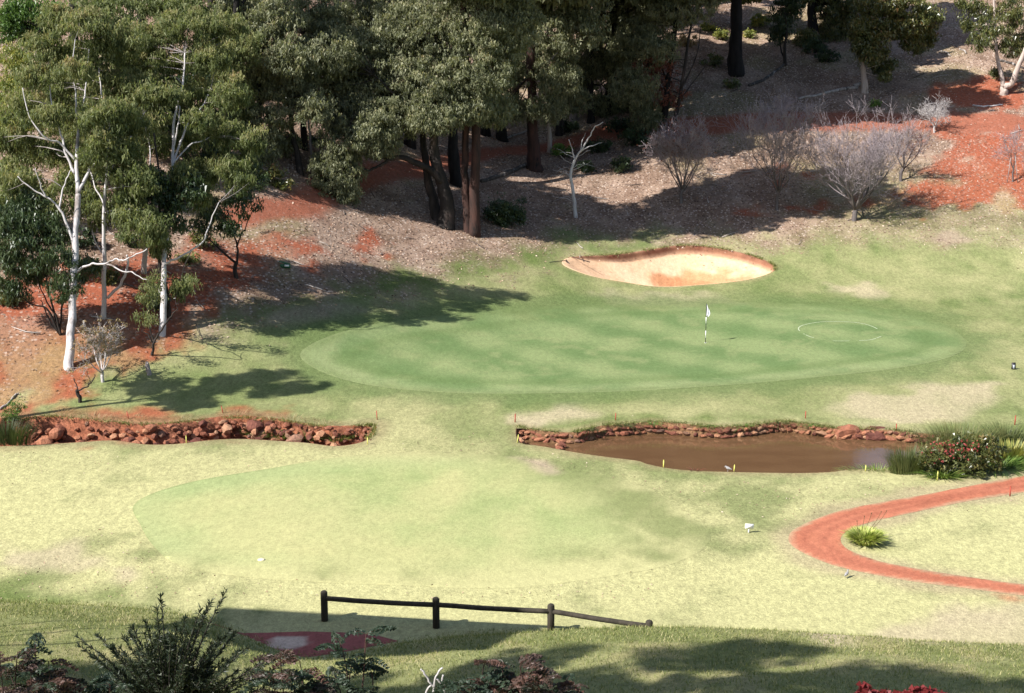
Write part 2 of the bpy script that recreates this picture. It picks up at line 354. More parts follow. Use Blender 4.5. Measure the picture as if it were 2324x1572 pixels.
LUSH = [gpoly(p) for p in ([(1330, 420), (1500, 330), (1680, 290), (1860, 290), (1860, 350), (1800, 440), (1600, 470), (1420, 440)], [(1580, 240), (1660, 215), (1800, 190), (1750, 230), (1620, 260)],
        [(1900, 500), (2000, 480), (2200, 465), (2190, 480), (2050, 510)], [(500, 640), (700, 590), (1000, 570), (1250, 550), (1260, 580), (1000, 640), (700, 690), (520, 700)],
        [(-100, 1300), (60, 1310), (180, 1335), (330, 1368), (200, 1372), (-100, 1360)], [(1180, 985), (1290, 970), (1700, 950), (1900, 955), (1700, 940), (1400, 945), (1200, 965)], [(1920, 980), (2150, 960), (2330, 965), (2330, 990), (2150, 1000)])]
DRY = [gpoly(p) for p in ([(1890, 925), (1960, 895), (2100, 875), (2250, 870), (2250, 905), (2180, 950), (1990, 965), (1900, 950)], [(1870, 640), (1990, 645), (2040, 665), (1960, 680), (1880, 660)], [(1720, 690), (1600, 660), (1330, 660), (1400, 690)],
        [(1280, 920), (1330, 940), (1180, 990), (1140, 960)], [(1800, 1440), (2000, 1400), (2324, 1350), (2600, 1400), (2324, 1460), (2000, 1455)], [(0, 1230), (200, 1240), (300, 1300), (100, 1290), (0, 1280)])]
BARE = [gpoly(p) for p in ([(2080, 540), (2160, 525), (2200, 545), (2150, 565)], [(1180, 1040), (1240, 1050), (1290, 1075), (1250, 1075)], [(640, 710), (760, 690), (860, 705), (700, 735), (560, 745)])]

# ------------------------------------------------------------------ ground sheet
ys = np.concatenate([np.arange(-20, 27, .6), np.arange(27, 46, .17), np.arange(46, 108, .21), np.arange(108, 165, .5), np.arange(165, 240, 2.), np.arange(240, 620, 20.)])
us = np.linspace(-.58, .58, 400)
GX = us[None, :] * (ys[:, None] + 26); GY = np.repeat(ys[:, None], len(us), 1)
GX = np.where(ys[:, None] < -5, us[None, :] * 21, GX) if False else GX
GZ = height(GX, GY)
nr, nc = GX.shape
_i, _j = np.meshgrid(np.arange(nr - 1), np.arange(nc - 1), indexing='ij'); _b = (_i * nc + _j).ravel()
GQ = np.stack([_b, _b + 1, _b + nc + 1, _b + nc], 1)
def lerp(a, b, t): return a + (np.asarray(b, float) - a) * t[..., None]
def turf_colour(X, Y):
    """real surface colour of the ground (no light in it) + litter amount"""
    d = (Y - np.interp(X, _tx, _foot)) / np.sqrt(1 + np.interp(X, _tx, _fg) ** 2)
    n1 = fbm(X * .22, Y * .16, 21); n2 = fbm(X * .9, Y * .55, 22); n3 = fbm(X * .07, Y * .05, 23, 2); ne = (fbm(X * .8, Y * .5, 24) - .5)
    green = np.array([.115, .15, .05]); straw = np.array([.30, .285, .14]); pale = np.array([.385, .365, .18])
    dry = np.clip(.5 + (n1 - .5) * 1.7 + (n2 - .5) * 1.1, 0, 1)
    nearf = sstep(66, 50, Y)                                  # the near fairway is mown short and bleached
    dry = np.clip(dry * (.8 + .35 * nearf) + .3 * nearf + .08, 0, 1)
    C = lerp(np.broadcast_to(green, X.shape + (3,)), straw, dry); C = lerp(C, pale, np.clip((dry - .55) * 2.0, 0, 1) * nearf)
    fg = sstep(.2, 1.5, np.interp(X, _tx, _vf) - Y)           # rough grass of the near bank
    C = lerp(C, np.array([.15, .165, .06]), fg * .7)
    C = lerp(C, np.array([.30, .26, .13]), fg * sstep(.5, .72, n2) * .6)
    for P in LUSH: C = lerp(C, np.array([.085, .125, .03]), sstep(.8, -1.2, sdf(P, X, Y) + ne * 3) * .8)
    for P in DRY: C = lerp(C, np.array([.37, .31, .20]), sstep(.6, -.8, sdf(P, X, Y) + ne * 3) * (.55 + .45 * n2))
    for P in BARE: C = lerp(C, np.array([.33, .245, .19]), sstep(.4, -.6, sdf(P, X, Y) + ne * 2) * .7)
    gd = sdf(GREEN, X, Y); C = lerp(C, np.array([.105, .145, .052]), sstep(3.2, .4, np.abs(gd) + ne * 3) * .8)
    lit = sstep(3.5, 9., d + ne * 6 + (n1 - .5) * 5) * (1 - sstep(24, 34, X) * .0)
    right = sstep(18, 26, X) * sstep(118, 108, Y); lit = lit * (1 - .45 * right)
    L = lerp(np.broadcast_to(np.array([.19, .118, .09]), X.shape + (3,)), np.array([.34, .24, .188]), np.clip((n2 - .3) * 2, 0, 1))
    L = lerp(L, np.array([.15, .095, .07]), sstep(.5, .68, fbm(X * .35, Y * .3, 27)) * .6); L = lerp(L, np.array([.20, .18, .085]), sstep(.54, .7, n1) * .45)
    C = lerp(C, L, lit * .92)
    lt = lit.copy()
    for k, P in enumerate(DIRT):
        m = sstep(.8, -.6, sdf(P, X, Y) + ne * 5.5) * (1 - (.45 if k == 0 else .75) * sstep(.46, .62, n1 * .5 + n2 * .5) * (k in (0, 2))); C = lerp(C, np.array([.27, .078, .041]), m * .92); lt = lt * (1 - .7 * m) + .25 * m * (k in (0, 2))
    m = sstep(.9, -.1, sdf(UPPATH, X, Y) + ne * .8); C = lerp(C, np.array([.25, .09, .055]), m); lt = lt * (1 - .85 * m)
    for P, wd in ((POND, .8), (CREEK, 1.)): C = lerp(C, np.array([.22, .175, .095]), sstep(wd, .1, np.abs(sdf(P, X, Y)) + ne * .8) * .6)
    m = sstep(1.1, .1, np.abs(sdf(PATH, X, Y)) + ne * 1.4); C = lerp(C, np.array([.31, .245, .155]), m * .6)
    m = sstep(.7, -.2, sdf(BUNKER, X, Y) + ne * .8); C = lerp(C, np.array([.30, .24, .13]), m * .6)
    C = lerp(C, np.array([.36, .12, .05]), sstep(.3, -.4, sdf(RSPILL, X, Y) + ne * 2.2) * .75)
    return np.concatenate([np.clip(C, 0.01, 1), lt[..., None]], -1)
RSPILL = gpoly([(2250, 1345), (2324, 1358), (2500, 1365), (2500, 1395), (2330, 1372), (2270, 1360)])
GC = turf_colour(GX, GY)
VX, VY, VZ = GX.ravel().copy(), GY.ravel().copy(), GZ.ravel().copy(); keep = np.ones(len(GQ), bool)
for P in (BUNKER, CREEK, POND):
    D, qx, qy = sdf(P, VX, VY, True, 3.); ins = D < 0; allin = ins[GQ].all(1); some = ins[GQ].any(1) & ~allin & keep
    keep &= ~allin; vv = np.zeros(len(VX), bool); vv[GQ[some].ravel()] = True; vv &= ins
    VX[vv] = qx[vv]; VY[vv] = qy[vv]; VZ[vv] = height(VX[vv], VY[vv])
gme = mesh_from('ground', np.stack([VX, VY, VZ], 1), GQ[keep], None, M['ground'], {'col': ('POINT', 'FLOAT_COLOR', GC.reshape(-1, 4))}, True)
tag(link('ground', gme), 'mown grass course and leaf strewn hillside', None, None, 'structure')

def patch(name, poly, mat, colour, lift, label, jag=0., seg=None):
    """a sheet that follows the ground inside an outline"""
    X, Y = GX.ravel(), GY.ravel(); D, qx, qy = sdf(poly, X, Y, True, 3.); ins = D < 0
    f = ins[GQ].any(1); Q = GQ[f]; u, inv = np.unique(Q, return_inverse=True); Q = inv.reshape(Q.shape)
    x = np.where(ins[u], X[u], qx[u]); y = np.where(ins[u], Y[u], qy[u])
    C = colour(x, y, np.minimum(D[u], 0)); C = np.concatenate([C, np.zeros((len(C), 1))], 1)
    z = height(x, y) + lift * np.where(ins[u], 1, .4)
    return tag(link(name, mesh_from(name, np.stack([x, y, z], 1), Q, None, mat, {'col': ('POINT', 'FLOAT_COLOR', C)}, True)), label, None, None, 'structure')
def green_col(x, y, d):
    n = fbm(x * .3, y * .2, 31); n2 = fbm(x * 1.2, y * .8, 32)
    a = radians(62); s = np.sin((x * cos(a) + y * sin(a) * .6) * 1.75 + (n - .5) * 2.); a2 = radians(-30); s2 = np.sin((x * cos(a2) + y * sin(a2) * .6) * 2.0 + n2)
    c = lerp(np.broadcast_to(np.array([.108, .16, .06]), x.shape + (3,)), np.array([.178, .22, .094]), np.clip(.5 + s * .5 + s2 * .22 + (n - .5) * 1.1, 0, 1))
    c = lerp(c, np.array([.195, .225, .10]), sstep(.5, .75, n2) * .6)
    c = lerp(c, np.array([.21, .24, .115]), sstep(-1.8, -.2, d + (n2 - .5) * 1.6) * .5 * sstep(80, 74, y))
    c = lerp(c, np.array([.095, .14, .048]), sstep(-3.2, -2.0, d + (n - .5)) * sstep(-1.2, -2.0, d) * .5)
    e = np.maximum(sstep(-2.2, -.1, d + (n2 - .5) * 2.6) * sstep(76, 84, y), sstep(-.8, 0, d + (n2 - .5) * .7) * .75); c = lerp(c, turf_colour(x, y)[..., :3], e * .9)
    c = lerp(c, np.array([.25, .27, .14]), sstep(-.16, -.05, d) * .2 * sstep(82, 74, y)); return c
patch('putting_green', GREEN, M['mown'], green_col, .012, 'smooth mown putting green with faint mowing stripes')
def fair_col(x, y, d):
    n = fbm(x * .22, y * .2, 41); n2 = fbm(x * .9, y * .45, 42); n3 = fbm(x * .12, y * .1, 43, 2)
    g = np.clip(.42 + (n - .5) * 2.2 + (n2 - .5) * 1.1 + sstep(48, 58, y) * .12 - sstep(0, 9, x) * .12, 0, 1)
    c = lerp(np.broadcast_to(np.array([.34, .33, .155]), x.shape + (3,)), np.array([.25, .285, .12]), g)
    c = lerp(c, np.array([.37, .345, .17]), sstep(.48, .72, n3) * .5); c = lerp(c, np.array([.2, .235, .09]), sstep(.54, .74, n2 * .5 + n * .5) * .4); lf = sstep(1., -3., x) * sstep(44.5, 47.5, y); c = lerp(c, np.array([.255, .30, .135]), lf * sstep(-3., -.3, d + (n - .5) * 1.6) * .6); c = lerp(c, np.array([.13, .15, .06]), lf * sstep(-.16, -.03, d + (n2 - .5) * .25) * .3)
    e = sstep(-1.6, 0, d + (n2 - .5) * 1.6); far = sstep(56, 59, y); t = turf_colour(x, y)[..., :3]
    right = sstep(-4, 5, x); c = lerp(c, t, np.clip(np.maximum(sstep(-4.5, -.3, d + (n - .5) * 4) * right, sstep(-4, -.2, d) * far), 0, 1)); c = lerp(c, t, sstep(-.9, 0, d + (n2 - .5) * 1.2) * .6 * np.maximum(sstep(-5, 2, x), sstep(47.5, 44.5, y))); c = lerp(c, t, sstep(-3.5, -.2, d + (n - .5) * 3) * sstep(48, 45, y) * .9); return c
patch('fairway', FAIRWAY, M['fair'], fair_col, .012, 'pale mown fairway apron short of the creek')
def path_col(x, y, d):
    n = fbm(x * .8, y * .8, 51); n2 = fbm(x * .3, y * .3, 52)
    c = lerp(np.broadcast_to(np.array([.37, .135, .08]), x.shape + (3,)), np.array([.30, .10, .056]), np.clip((n - .4) * 2, 0, 1))
    c = lerp(c, np.array([.25, .08, .05]), sstep(.22, .05, np.abs(d + .55 + (n2 - .5) * .2)) * .5)
    return lerp(c, np.array([.33, .235, .145]), sstep(-.16, -.02, d + (n - .5) * .5) * .8)
patch('cart_path', PATH, M['soil'], path_col, .02, 'red gravel cart path bending round the lawn')
def tee_col(x, y, d):
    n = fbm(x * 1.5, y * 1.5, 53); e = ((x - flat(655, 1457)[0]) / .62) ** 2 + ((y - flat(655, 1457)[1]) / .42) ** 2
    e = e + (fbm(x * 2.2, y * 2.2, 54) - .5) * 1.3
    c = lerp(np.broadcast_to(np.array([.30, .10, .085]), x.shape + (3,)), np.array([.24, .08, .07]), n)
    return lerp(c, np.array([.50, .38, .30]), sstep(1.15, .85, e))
patch('paved_path', TEEPATH, M['soil'], tee_col, .02, 'dull red paved path in the shaded hollow')

# --- bunker: red earth lip, sand bowl
def ring_mesh(poly, fz, rings):
    """rings: inset fractions 0..1 towards the centre; fz(x,y,frac,idx)->z"""
    c = poly.mean(0); V = []; n = len(poly)
    for r in rings:
        p = c + (poly - c) * (1 - r) if r >= 0 else poly + (poly - c) * (-r)
        z = fz(p[:, 0], p[:, 1], r, np.arange(n)); V.append(np.column_stack([p, z]))
    Q = []
    for k in range(len(rings) - 1):
        i = np.arange(n); j = (i + 1) % n; Q.append(np.stack([k * n + i, k * n + j, (k + 1) * n + j, (k + 1) * n + i], 1))
    V = np.concatenate(V); m = len(rings); V = np.concatenate([V, [[c[0], c[1], V[-n:, 2].mean()]]]); i = np.arange(n)
    T = np.stack([(m - 1) * n + i, (m - 1) * n + (i + 1) % n, np.full(n, m * n)], 1); return V, np.concatenate(Q), T
BUNKER_S = spline(BUNKER[::2], 6); bc = BUNKER_S.mean(0); by0, by1 = BUNKER_S[:, 1].min(), BUNKER_S[:, 1].max()
back = sstep(.38, .75, (BUNKER_S[:, 1] - by0) / (by1 - by0)) * (.55 + .45 * sstep(2.5, 5.5, BUNKER_S[:, 0]) * 1.0)
rim = height(BUNKER_S[:, 0], BUNKER_S[:, 1])
def bunk_z(x, y, r, i):
    n = fbm(x * 1.3, y * 1.3, 61)
    if r < .004: return rim + .01 - (r < 0) * .12
    lip = back * (.42 + .1 * n) + .05; low = -.35
    if r <= .03: return rim + .01 - lip * (r / .03)
    t = (r - .03) / .97; s = rim - lip; f = 1 - (1 - t) ** 1.7
    return s + (low - s) * np.clip(f * 1.15, 0, 1) + (n - .5) * .14 * sstep(0, .2, np.full(1, t)) + (fbm(x * 4, y * 1.2, 62) - .5) * .05
rings = [-.02, 0, .008, .016, .03] + list(np.linspace(.06, .97, 26))
BV, BQ, BT = ring_mesh(BUNKER_S, bunk_z, rings); nb = len(BUNKER_S)
lipmask = np.zeros(len(BV)); lipmask[:4 * nb] = 1; lipmask[4 * nb:5 * nb] = .55
bk = np.concatenate([np.tile(back, len(rings)), [0.]]); n = fbm(BV[:, 0] * 1.2, BV[:, 1] * 1.2, 63); n2 = fbm(BV[:, 0] * .5, BV[:, 1] * .9, 64)
BC = lerp(np.broadcast_to(np.array([.56, .345, .205]), (len(BV), 3)), np.array([.64, .45, .30]), n)
e = ((BV[:, 0] - ground(1600, 600)[0]) / 3.0) ** 2 + ((BV[:, 1] - ground(1610, 596)[1]) / 1.4) ** 2; BC = lerp(BC, np.array([.42, .19, .085]), sstep(1.3, .5, e + (n - .5) * 1.6) * .75)
p_ = flat(1540, 637, .1); e = ((BV[:, 0] - p_[0]) / 2.3) ** 2 + ((BV[:, 1] - p_[1]) / 1.3) ** 2; BC = lerp(BC, np.array([.40, .19, .095]), sstep(1.2, .5, e + (n - .5)) * .8)
BC = lerp(BC, np.array([.13, .036, .022]), np.clip(lipmask * (bk > .08), 0, 1) * (.6 + .4 * n)); BC = np.concatenate([BC, np.zeros((len(BC), 1))], 1)
tag(link('sand_bunker', mesh_from('sand_bunker', BV, BQ, BT, M['sand'], {'col': ('POINT', 'FLOAT_COLOR', BC)}, True)), 'pale sand bunker with a red earth back lip', None, None, 'structure')

# --- creek ditch and pond basin
def inset(poly, dist):
    t = np.roll(poly, -1, 0) - np.roll(poly, 1, 0); t /= np.linalg.norm(t, axis=1)[:, None] + 1e-9; nrm = np.stack([-t[:, 1], t[:, 0]], 1)
    area = np.sum(poly[:, 0] * np.roll(poly[:, 1], -1) - np.roll(poly[:, 0], -1) * poly[:, 1]); return poly + nrm * dist * (1 if area > 0 else -1)
def basin(name, poly, prof, label, c0, c1):
    V = []; n = len(poly)
    hz = height(poly[:, 0], poly[:, 1])
    for dist, dz in prof:
        p = inset(poly, dist); 
        if dist > 1: p[:, 0] = np.clip(p[:, 0], poly[:, 0].min() + .5, poly[:, 0].max() - .5)
        V.append(np.column_stack([p, np.where(dz > -.02, hz, np.minimum(hz, .25) ) + dz + (fbm(p[:, 0] * 1.5, p[:, 1] * 1.5, 71) - .5) * .15 * (dz < -.1)]))
    i = np.arange(n); j = (i + 1) % n; Q = np.concatenate([np.stack([k * n + i, k * n + j, (k + 1) * n + j, (k + 1) * n + i], 1) for k in range(len(prof) - 1)])
    m = len(prof); V = np.concatenate(V); nn = fbm(V[:, 0] * 1.5, V[:, 1] * 1.5, 72); C = lerp(np.broadcast_to(np.array(c0), (len(V), 3)), np.array(c1), nn); C = np.concatenate([C, np.zeros((len(C), 1))], 1)
    # floor
    fl = V[-n:, :2]; x0, y0 = fl.min(0); x1, y1 = fl.max(0); fz = prof[-1][1] - .02
    V = np.concatenate([V, [[x0 - 1, y0 - 1, fz], [x1 + 1, y0 - 1, fz], [x1 + 1, y1 + 1, fz], [x0 - 1, y1 + 1, fz]]]); C = np.concatenate([C, np.repeat([[*c1, 0.]], 4, 0)])
    b = m * n; Q = np.concatenate([Q, [[b, b + 1, b + 2, b + 3]]])
    return tag(link(name, mesh_from(name, V, Q, None, M['bank'], {'col': ('POINT', 'FLOAT_COLOR', C)}, True)), label, None, None, 'structure')
basin('creek_bed', CREEK, [(-.06, -.015), (.0, .004), (.12, -.25), (.5, -.8), (1.0, -1.3), (1.3, -1.55)], 'red earth ditch of the creek', (.30, .10, .05), (.16, .075, .05))
basin('pond_bed', POND, [(-.06, -.015), (.0, .004), (.08, -.18), (.16, -.5), (.5, -.9)], 'earth basin of the pond', (.22, .12, .06), (.12, .07, .04))
WATER_Z = -.46
X0, Y0 = POND.min(0) - .3; X1, Y1 = POND.max(0) + .3
wp = inset(POND, .03); wc = wp.mean(0); n_ = len(wp)
# water surface, cut to the basin outline
xs = np.linspace(X0, X1, 220); yy = np.linspace(Y0, Y1, 60); WX, WY = np.meshgrid(xs, yy); D, qx, qy = sdf(wp, WX.ravel(), WY.ravel(), True, 3.); ins = D < 0
a_, b_ = np.meshgrid(np.arange(59), np.arange(219), indexing='ij'); bb = (a_ * 220 + b_).ravel(); WQ = np.stack([bb, bb + 1, bb + 221, bb + 220], 1); WQ = WQ[ins[WQ].any(1)]
u, inv = np.unique(WQ, return_inverse=True)
WV = np.column_stack([np.where(ins, WX.ravel(), qx)[u], np.where(ins, WY.ravel(), qy)[u], np.full(len(u), WATER_Z)])
tag(link('pond_water', mesh_from('pond_water', WV, inv.reshape(WQ.shape), None, M['water'], None, True)), 'muddy brown pond water', None, None, 'structure')

# ------------------------------------------------------------------ rocks
import bmesh
def rock_mesh(seed, sub=1, flatz=.75):
    r = np.random.default_rng(seed); bm = bmesh.new(); bmesh.ops.create_icosphere(bm, subdivisions=sub, radius=1)
    pl = r.normal(size=(9, 3)); pl /= np.linalg.norm(pl, axis=1)[:, None]; of = r.uniform(.62, .95, 9)
    for v in bm.verts:
        p = np.array(v.co)
        for k in range(9):
            e = p.dot(pl[k]) - of[k]
            if e > 0: p = p - pl[k] * e
        p = p * (1 + r.uniform(-.07, .07)); p[2] *= flatz; v.co = p
    me = bpy.data.meshes.new('rock'); bm.to_mesh(me); bm.free(); me.materials.append(M['rock']); return me
ROCKS = [rock_mesh(s, 1) for s in range(10)] + [rock_mesh(40 + s, 2) for s in range(4)]
def put_rock(parent, pos, size, name='rock', big=False, asp=None):
    me = ROCKS[RNG.integers(10, 14)] if big else ROCKS[RNG.integers(0, 10)]; o = link(name, me, parent)
    o.location = tuple(np.asarray(pos) - np.array(parent.location)); a = asp or (RNG.uniform(.85, 1.4), RNG.uniform(.7, 1.), RNG.uniform(.75, 1.1))
    o.scale = tuple(size * v for v in a); o.rotation_euler = (RNG.uniform(-.5, .5), RNG.uniform(-.5, .5), RNG.uniform(0, 6.28) if asp is None else RNG.uniform(-.3, .3)); return o
cw = thing('creek_rock_wall', 'tumbled wall of red laterite rocks lining the creek bank', 'rock wall', ground(480, 950))
bk_ = spline(gpoly([(50, 955), (120, 946), (250, 958), (330, 964), (420, 958), (500, 950), (560, 949), (640, 955), (700, 964), (760, 968), (820, 966), (846, 966), (846, 986), (826, 1001)]), 12, False)
L = np.concatenate([[0], np.cumsum(np.linalg.norm(np.diff(bk_, axis=0), axis=1))])
def along(s): return np.array([np.interp(s, L, bk_[:, 0]), np.interp(s, L, bk_[:, 1])])
s = 0.
_tan = lambda s: (along(min(s + .2, L[-1])) - along(max(s - .2, 0)))
for row, (off, dz, sz, st) in enumerate(((.12, -.14, .19, .32), (.26, -.36, .23, .36), (.42, -.62, .26, .42), (.62, -.90, .28, .46), (.9, -1.15, .28, .5))):
    s = RNG.uniform(0, .4)
    while s < L[-1]:
        p = along(s); t = _tan(s); t = t / np.linalg.norm(t); nn = np.array([t[1], -t[0]])
        k = .88 + .6 * (RNG.random() < .12) * (p[0] < flat(700, 990)[0]); k *= (.7 if p[0] > flat(740, 990)[0] else 1.)
        q = p + nn * (off + RNG.normal(0, .1)) + RNG.normal(0, .1, 2)
        put_rock(cw, (q[0], q[1], min(.25, float(height(p[0], p[1]))) + dz + RNG.normal(0, .1)), sz * k * float(np.clip(RNG.lognormal(-.1, .3), .45, 1.6)), 'rock', k > 1.2)
        s += st * k * RNG.uniform(.8, 1.15)
for px, py, sz in ((675, 975, .7), (585, 972, .55), (395, 985, .4), (130, 975, .4), (480, 988, .35)):
    p = flat(px, py, -.25); put_rock(cw, p, sz * .62, 'rock', True, (1.15, .8, .85))
for px, py, sz in ((510, 1002, .5), (640, 1005, .5), (705, 1000, .25), (780, 1008, .35), (580, 1003, .35), (800, 1000, .25), (445, 1000, .4), (380, 1002, .45), (330, 1003, .4), (250, 998, .4)):
    p = flat(px, py - 4, -.75); put_rock(cw, p, sz * .6, 'rock', True, (1.5, .8, .7))
pw = thing('pond_stone_edge', 'low edging of red stones along the back of the pond', 'stone edging', ground(1700, 968))
Lp = np.concatenate([[0], np.cumsum(np.linalg.norm(np.diff(POND_BACK, axis=0), axis=1))])
for row, (off, dz, sz) in enumerate(((.05, -.16, .16), (.11, -.36, .18))):
    s = .1
    while s < Lp[-1]:
        x = np.interp(s, Lp, POND_BACK[:, 0]); y = np.interp(s, Lp, POND_BACK[:, 1]); k = RNG.uniform(.65, 1.15)
        put_rock(pw, (x, y - off - RNG.uniform(0, .05), dz + RNG.normal(0, .025)), sz * k, 'stone', False, (1.2 * RNG.uniform(.7, 1.6), .8, RNG.uniform(.6, .95))); s += sz * k * 1.9
for k in range(26):                               # the little stone dam between inlet and pond
    f = k / 25; px = np.interp(f, [0, .5, 1], [1297, 1276, 1268]); py = np.interp(f, [0, .5, 1], [985, 998, 1020])
    p = flat(px + RNG.normal(0, 4), py, -.4 + RNG.uniform(-.05, .12)); put_rock(pw, p, RNG.uniform(.12, .2), 'stone')
for k in range(22):
    f = k / 21; px = 1176 + RNG.normal(0, 1.5); py = np.interp(f, [0, 1], [970, 1001]); p = ground(px, py); put_rock(pw, (p[0] + .08, p[1], -.15 - .3 * RNG.random()), RNG.uniform(.1, .17), 'stone')
for nm, lab, px, py, r, asp in (('boulder', 'largest rounded red boulder at the water edge, left of its pair', 1930, 984, .62, (1.25, .8, .78)), ('boulder', 'wide red boulder at the water edge, right of its pair', 1992, 985, .62, (1.35, .75, .66)),
                               ('boulder', 'half sunk pale boulder at the right end of the stone edging', 2140, 995, .42, (1.5, .8, .55)), ('boulder', 'flat red rock barely above the water left of the boulders', 1875, 982, .3, (1.9, .6, .4))):
    me = rock_mesh(90 + px, 3, .9); o = link(nm, me); p = flat(px, py + 8, WATER_Z); o.location = (p[0], p[1], WATER_Z + .12); o.scale = tuple(r * v for v in asp); o.rotation_euler = (.1, .15, .2); tag(o, lab, 'boulder')

# ------------------------------------------------------------------ foliage builders
def leaf_quads(C, axis, L, W, rng, lift=None):
    """rhombic leaves from centres C along unit axis"""
    n = len(C); r = rng.normal(size=(n, 3)); side = np.cross(axis, r); side /= np.linalg.norm(side, axis=1)[:, None] + 1e-9
    L = np.broadcast_to(L, (n,))[:, None]; W = np.broadcast_to(W, (n,))[:, None]
    a = C - axis * L * .5; b = C + side * W * .5; c = C + axis * L * .5; d = C - side * W * .5
    V = np.stack([a, b, c, d], 1).reshape(-1, 3); Q = np.arange(n * 4).reshape(-1, 4); return V, Q
def clump_leaves(mb, centres, rad, per, L, W, droop=.6, rng=RNG, tint=(0., 1.), up=None, flat_=.75):
    n = len(centres); rad = np.broadcast_to(rad, (n,)); C = np.repeat(centres, per, 0); R = np.repeat(rad, per)
    d = rng.normal(size=(n * per, 3)); d /= np.linalg.norm(d, axis=1)[:, None]; u = rng.random(n * per) ** .45
    d[:, 2] = np.where(d[:, 2] < -.2, d[:, 2] * .7, d[:, 2])
    P = C + d * (R * u)[:, None] * np.array([1, 1, flat_])
    ax = rng.normal(size=(n * per, 3)) * (1 - droop * .55) + d * .25; ax[:, 2] -= droop * 1.3; ax /= np.linalg.norm(ax, axis=1)[:, None] + 1e-9
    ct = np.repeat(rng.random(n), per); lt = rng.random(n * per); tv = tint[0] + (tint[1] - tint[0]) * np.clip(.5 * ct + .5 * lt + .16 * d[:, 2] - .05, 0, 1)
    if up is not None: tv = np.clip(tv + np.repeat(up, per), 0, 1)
    ll = (L * rng.uniform(.45, 1.6, n * per))[:, None]; sd = np.cross(ax, rng.normal(size=ax.shape)); sd /= np.linalg.norm(sd, axis=1)[:, None] + 1e-9; sd *= (W * rng.uniform(.45, .8, n * per))[:, None]
    a = P - ax * ll * .5; V = np.stack([a + sd, a + ax * ll, a - sd], 1).reshape(-1, 3); mb.add(V, None, np.arange(n * per * 3).reshape(-1, 3), tv)
def blob_centres(blobs, rng, dens=1.):
    out = []; rel = []
    for c, r in blobs:
        n = max(4, int(dens * 10.5 * (r[0] * r[1] * r[2]) ** (2 / 3.)))
        d = rng.normal(size=(n, 3)); d /= np.linalg.norm(d, axis=1)[:, None]; u = rng.random(n) ** .42
        lump = 1 + .22 * np.sin(d[:, 0] * 5 + c[0]) * np.cos(d[:, 2] * 4 + c[2]); out.append(c + d * (u * lump)[:, None] * r); rel.append(d[:, 2] * u)
    return np.concatenate(out), np.concatenate(rel)
def wiggle(P, amp, rng):
    P = spline(P, 5, False); m = len(P); off = rng.normal(0, amp, (m, 3)); off[0] = 0; off = (off + np.roll(off, 1, 0)) * .5; off[0] = 0; return P + off
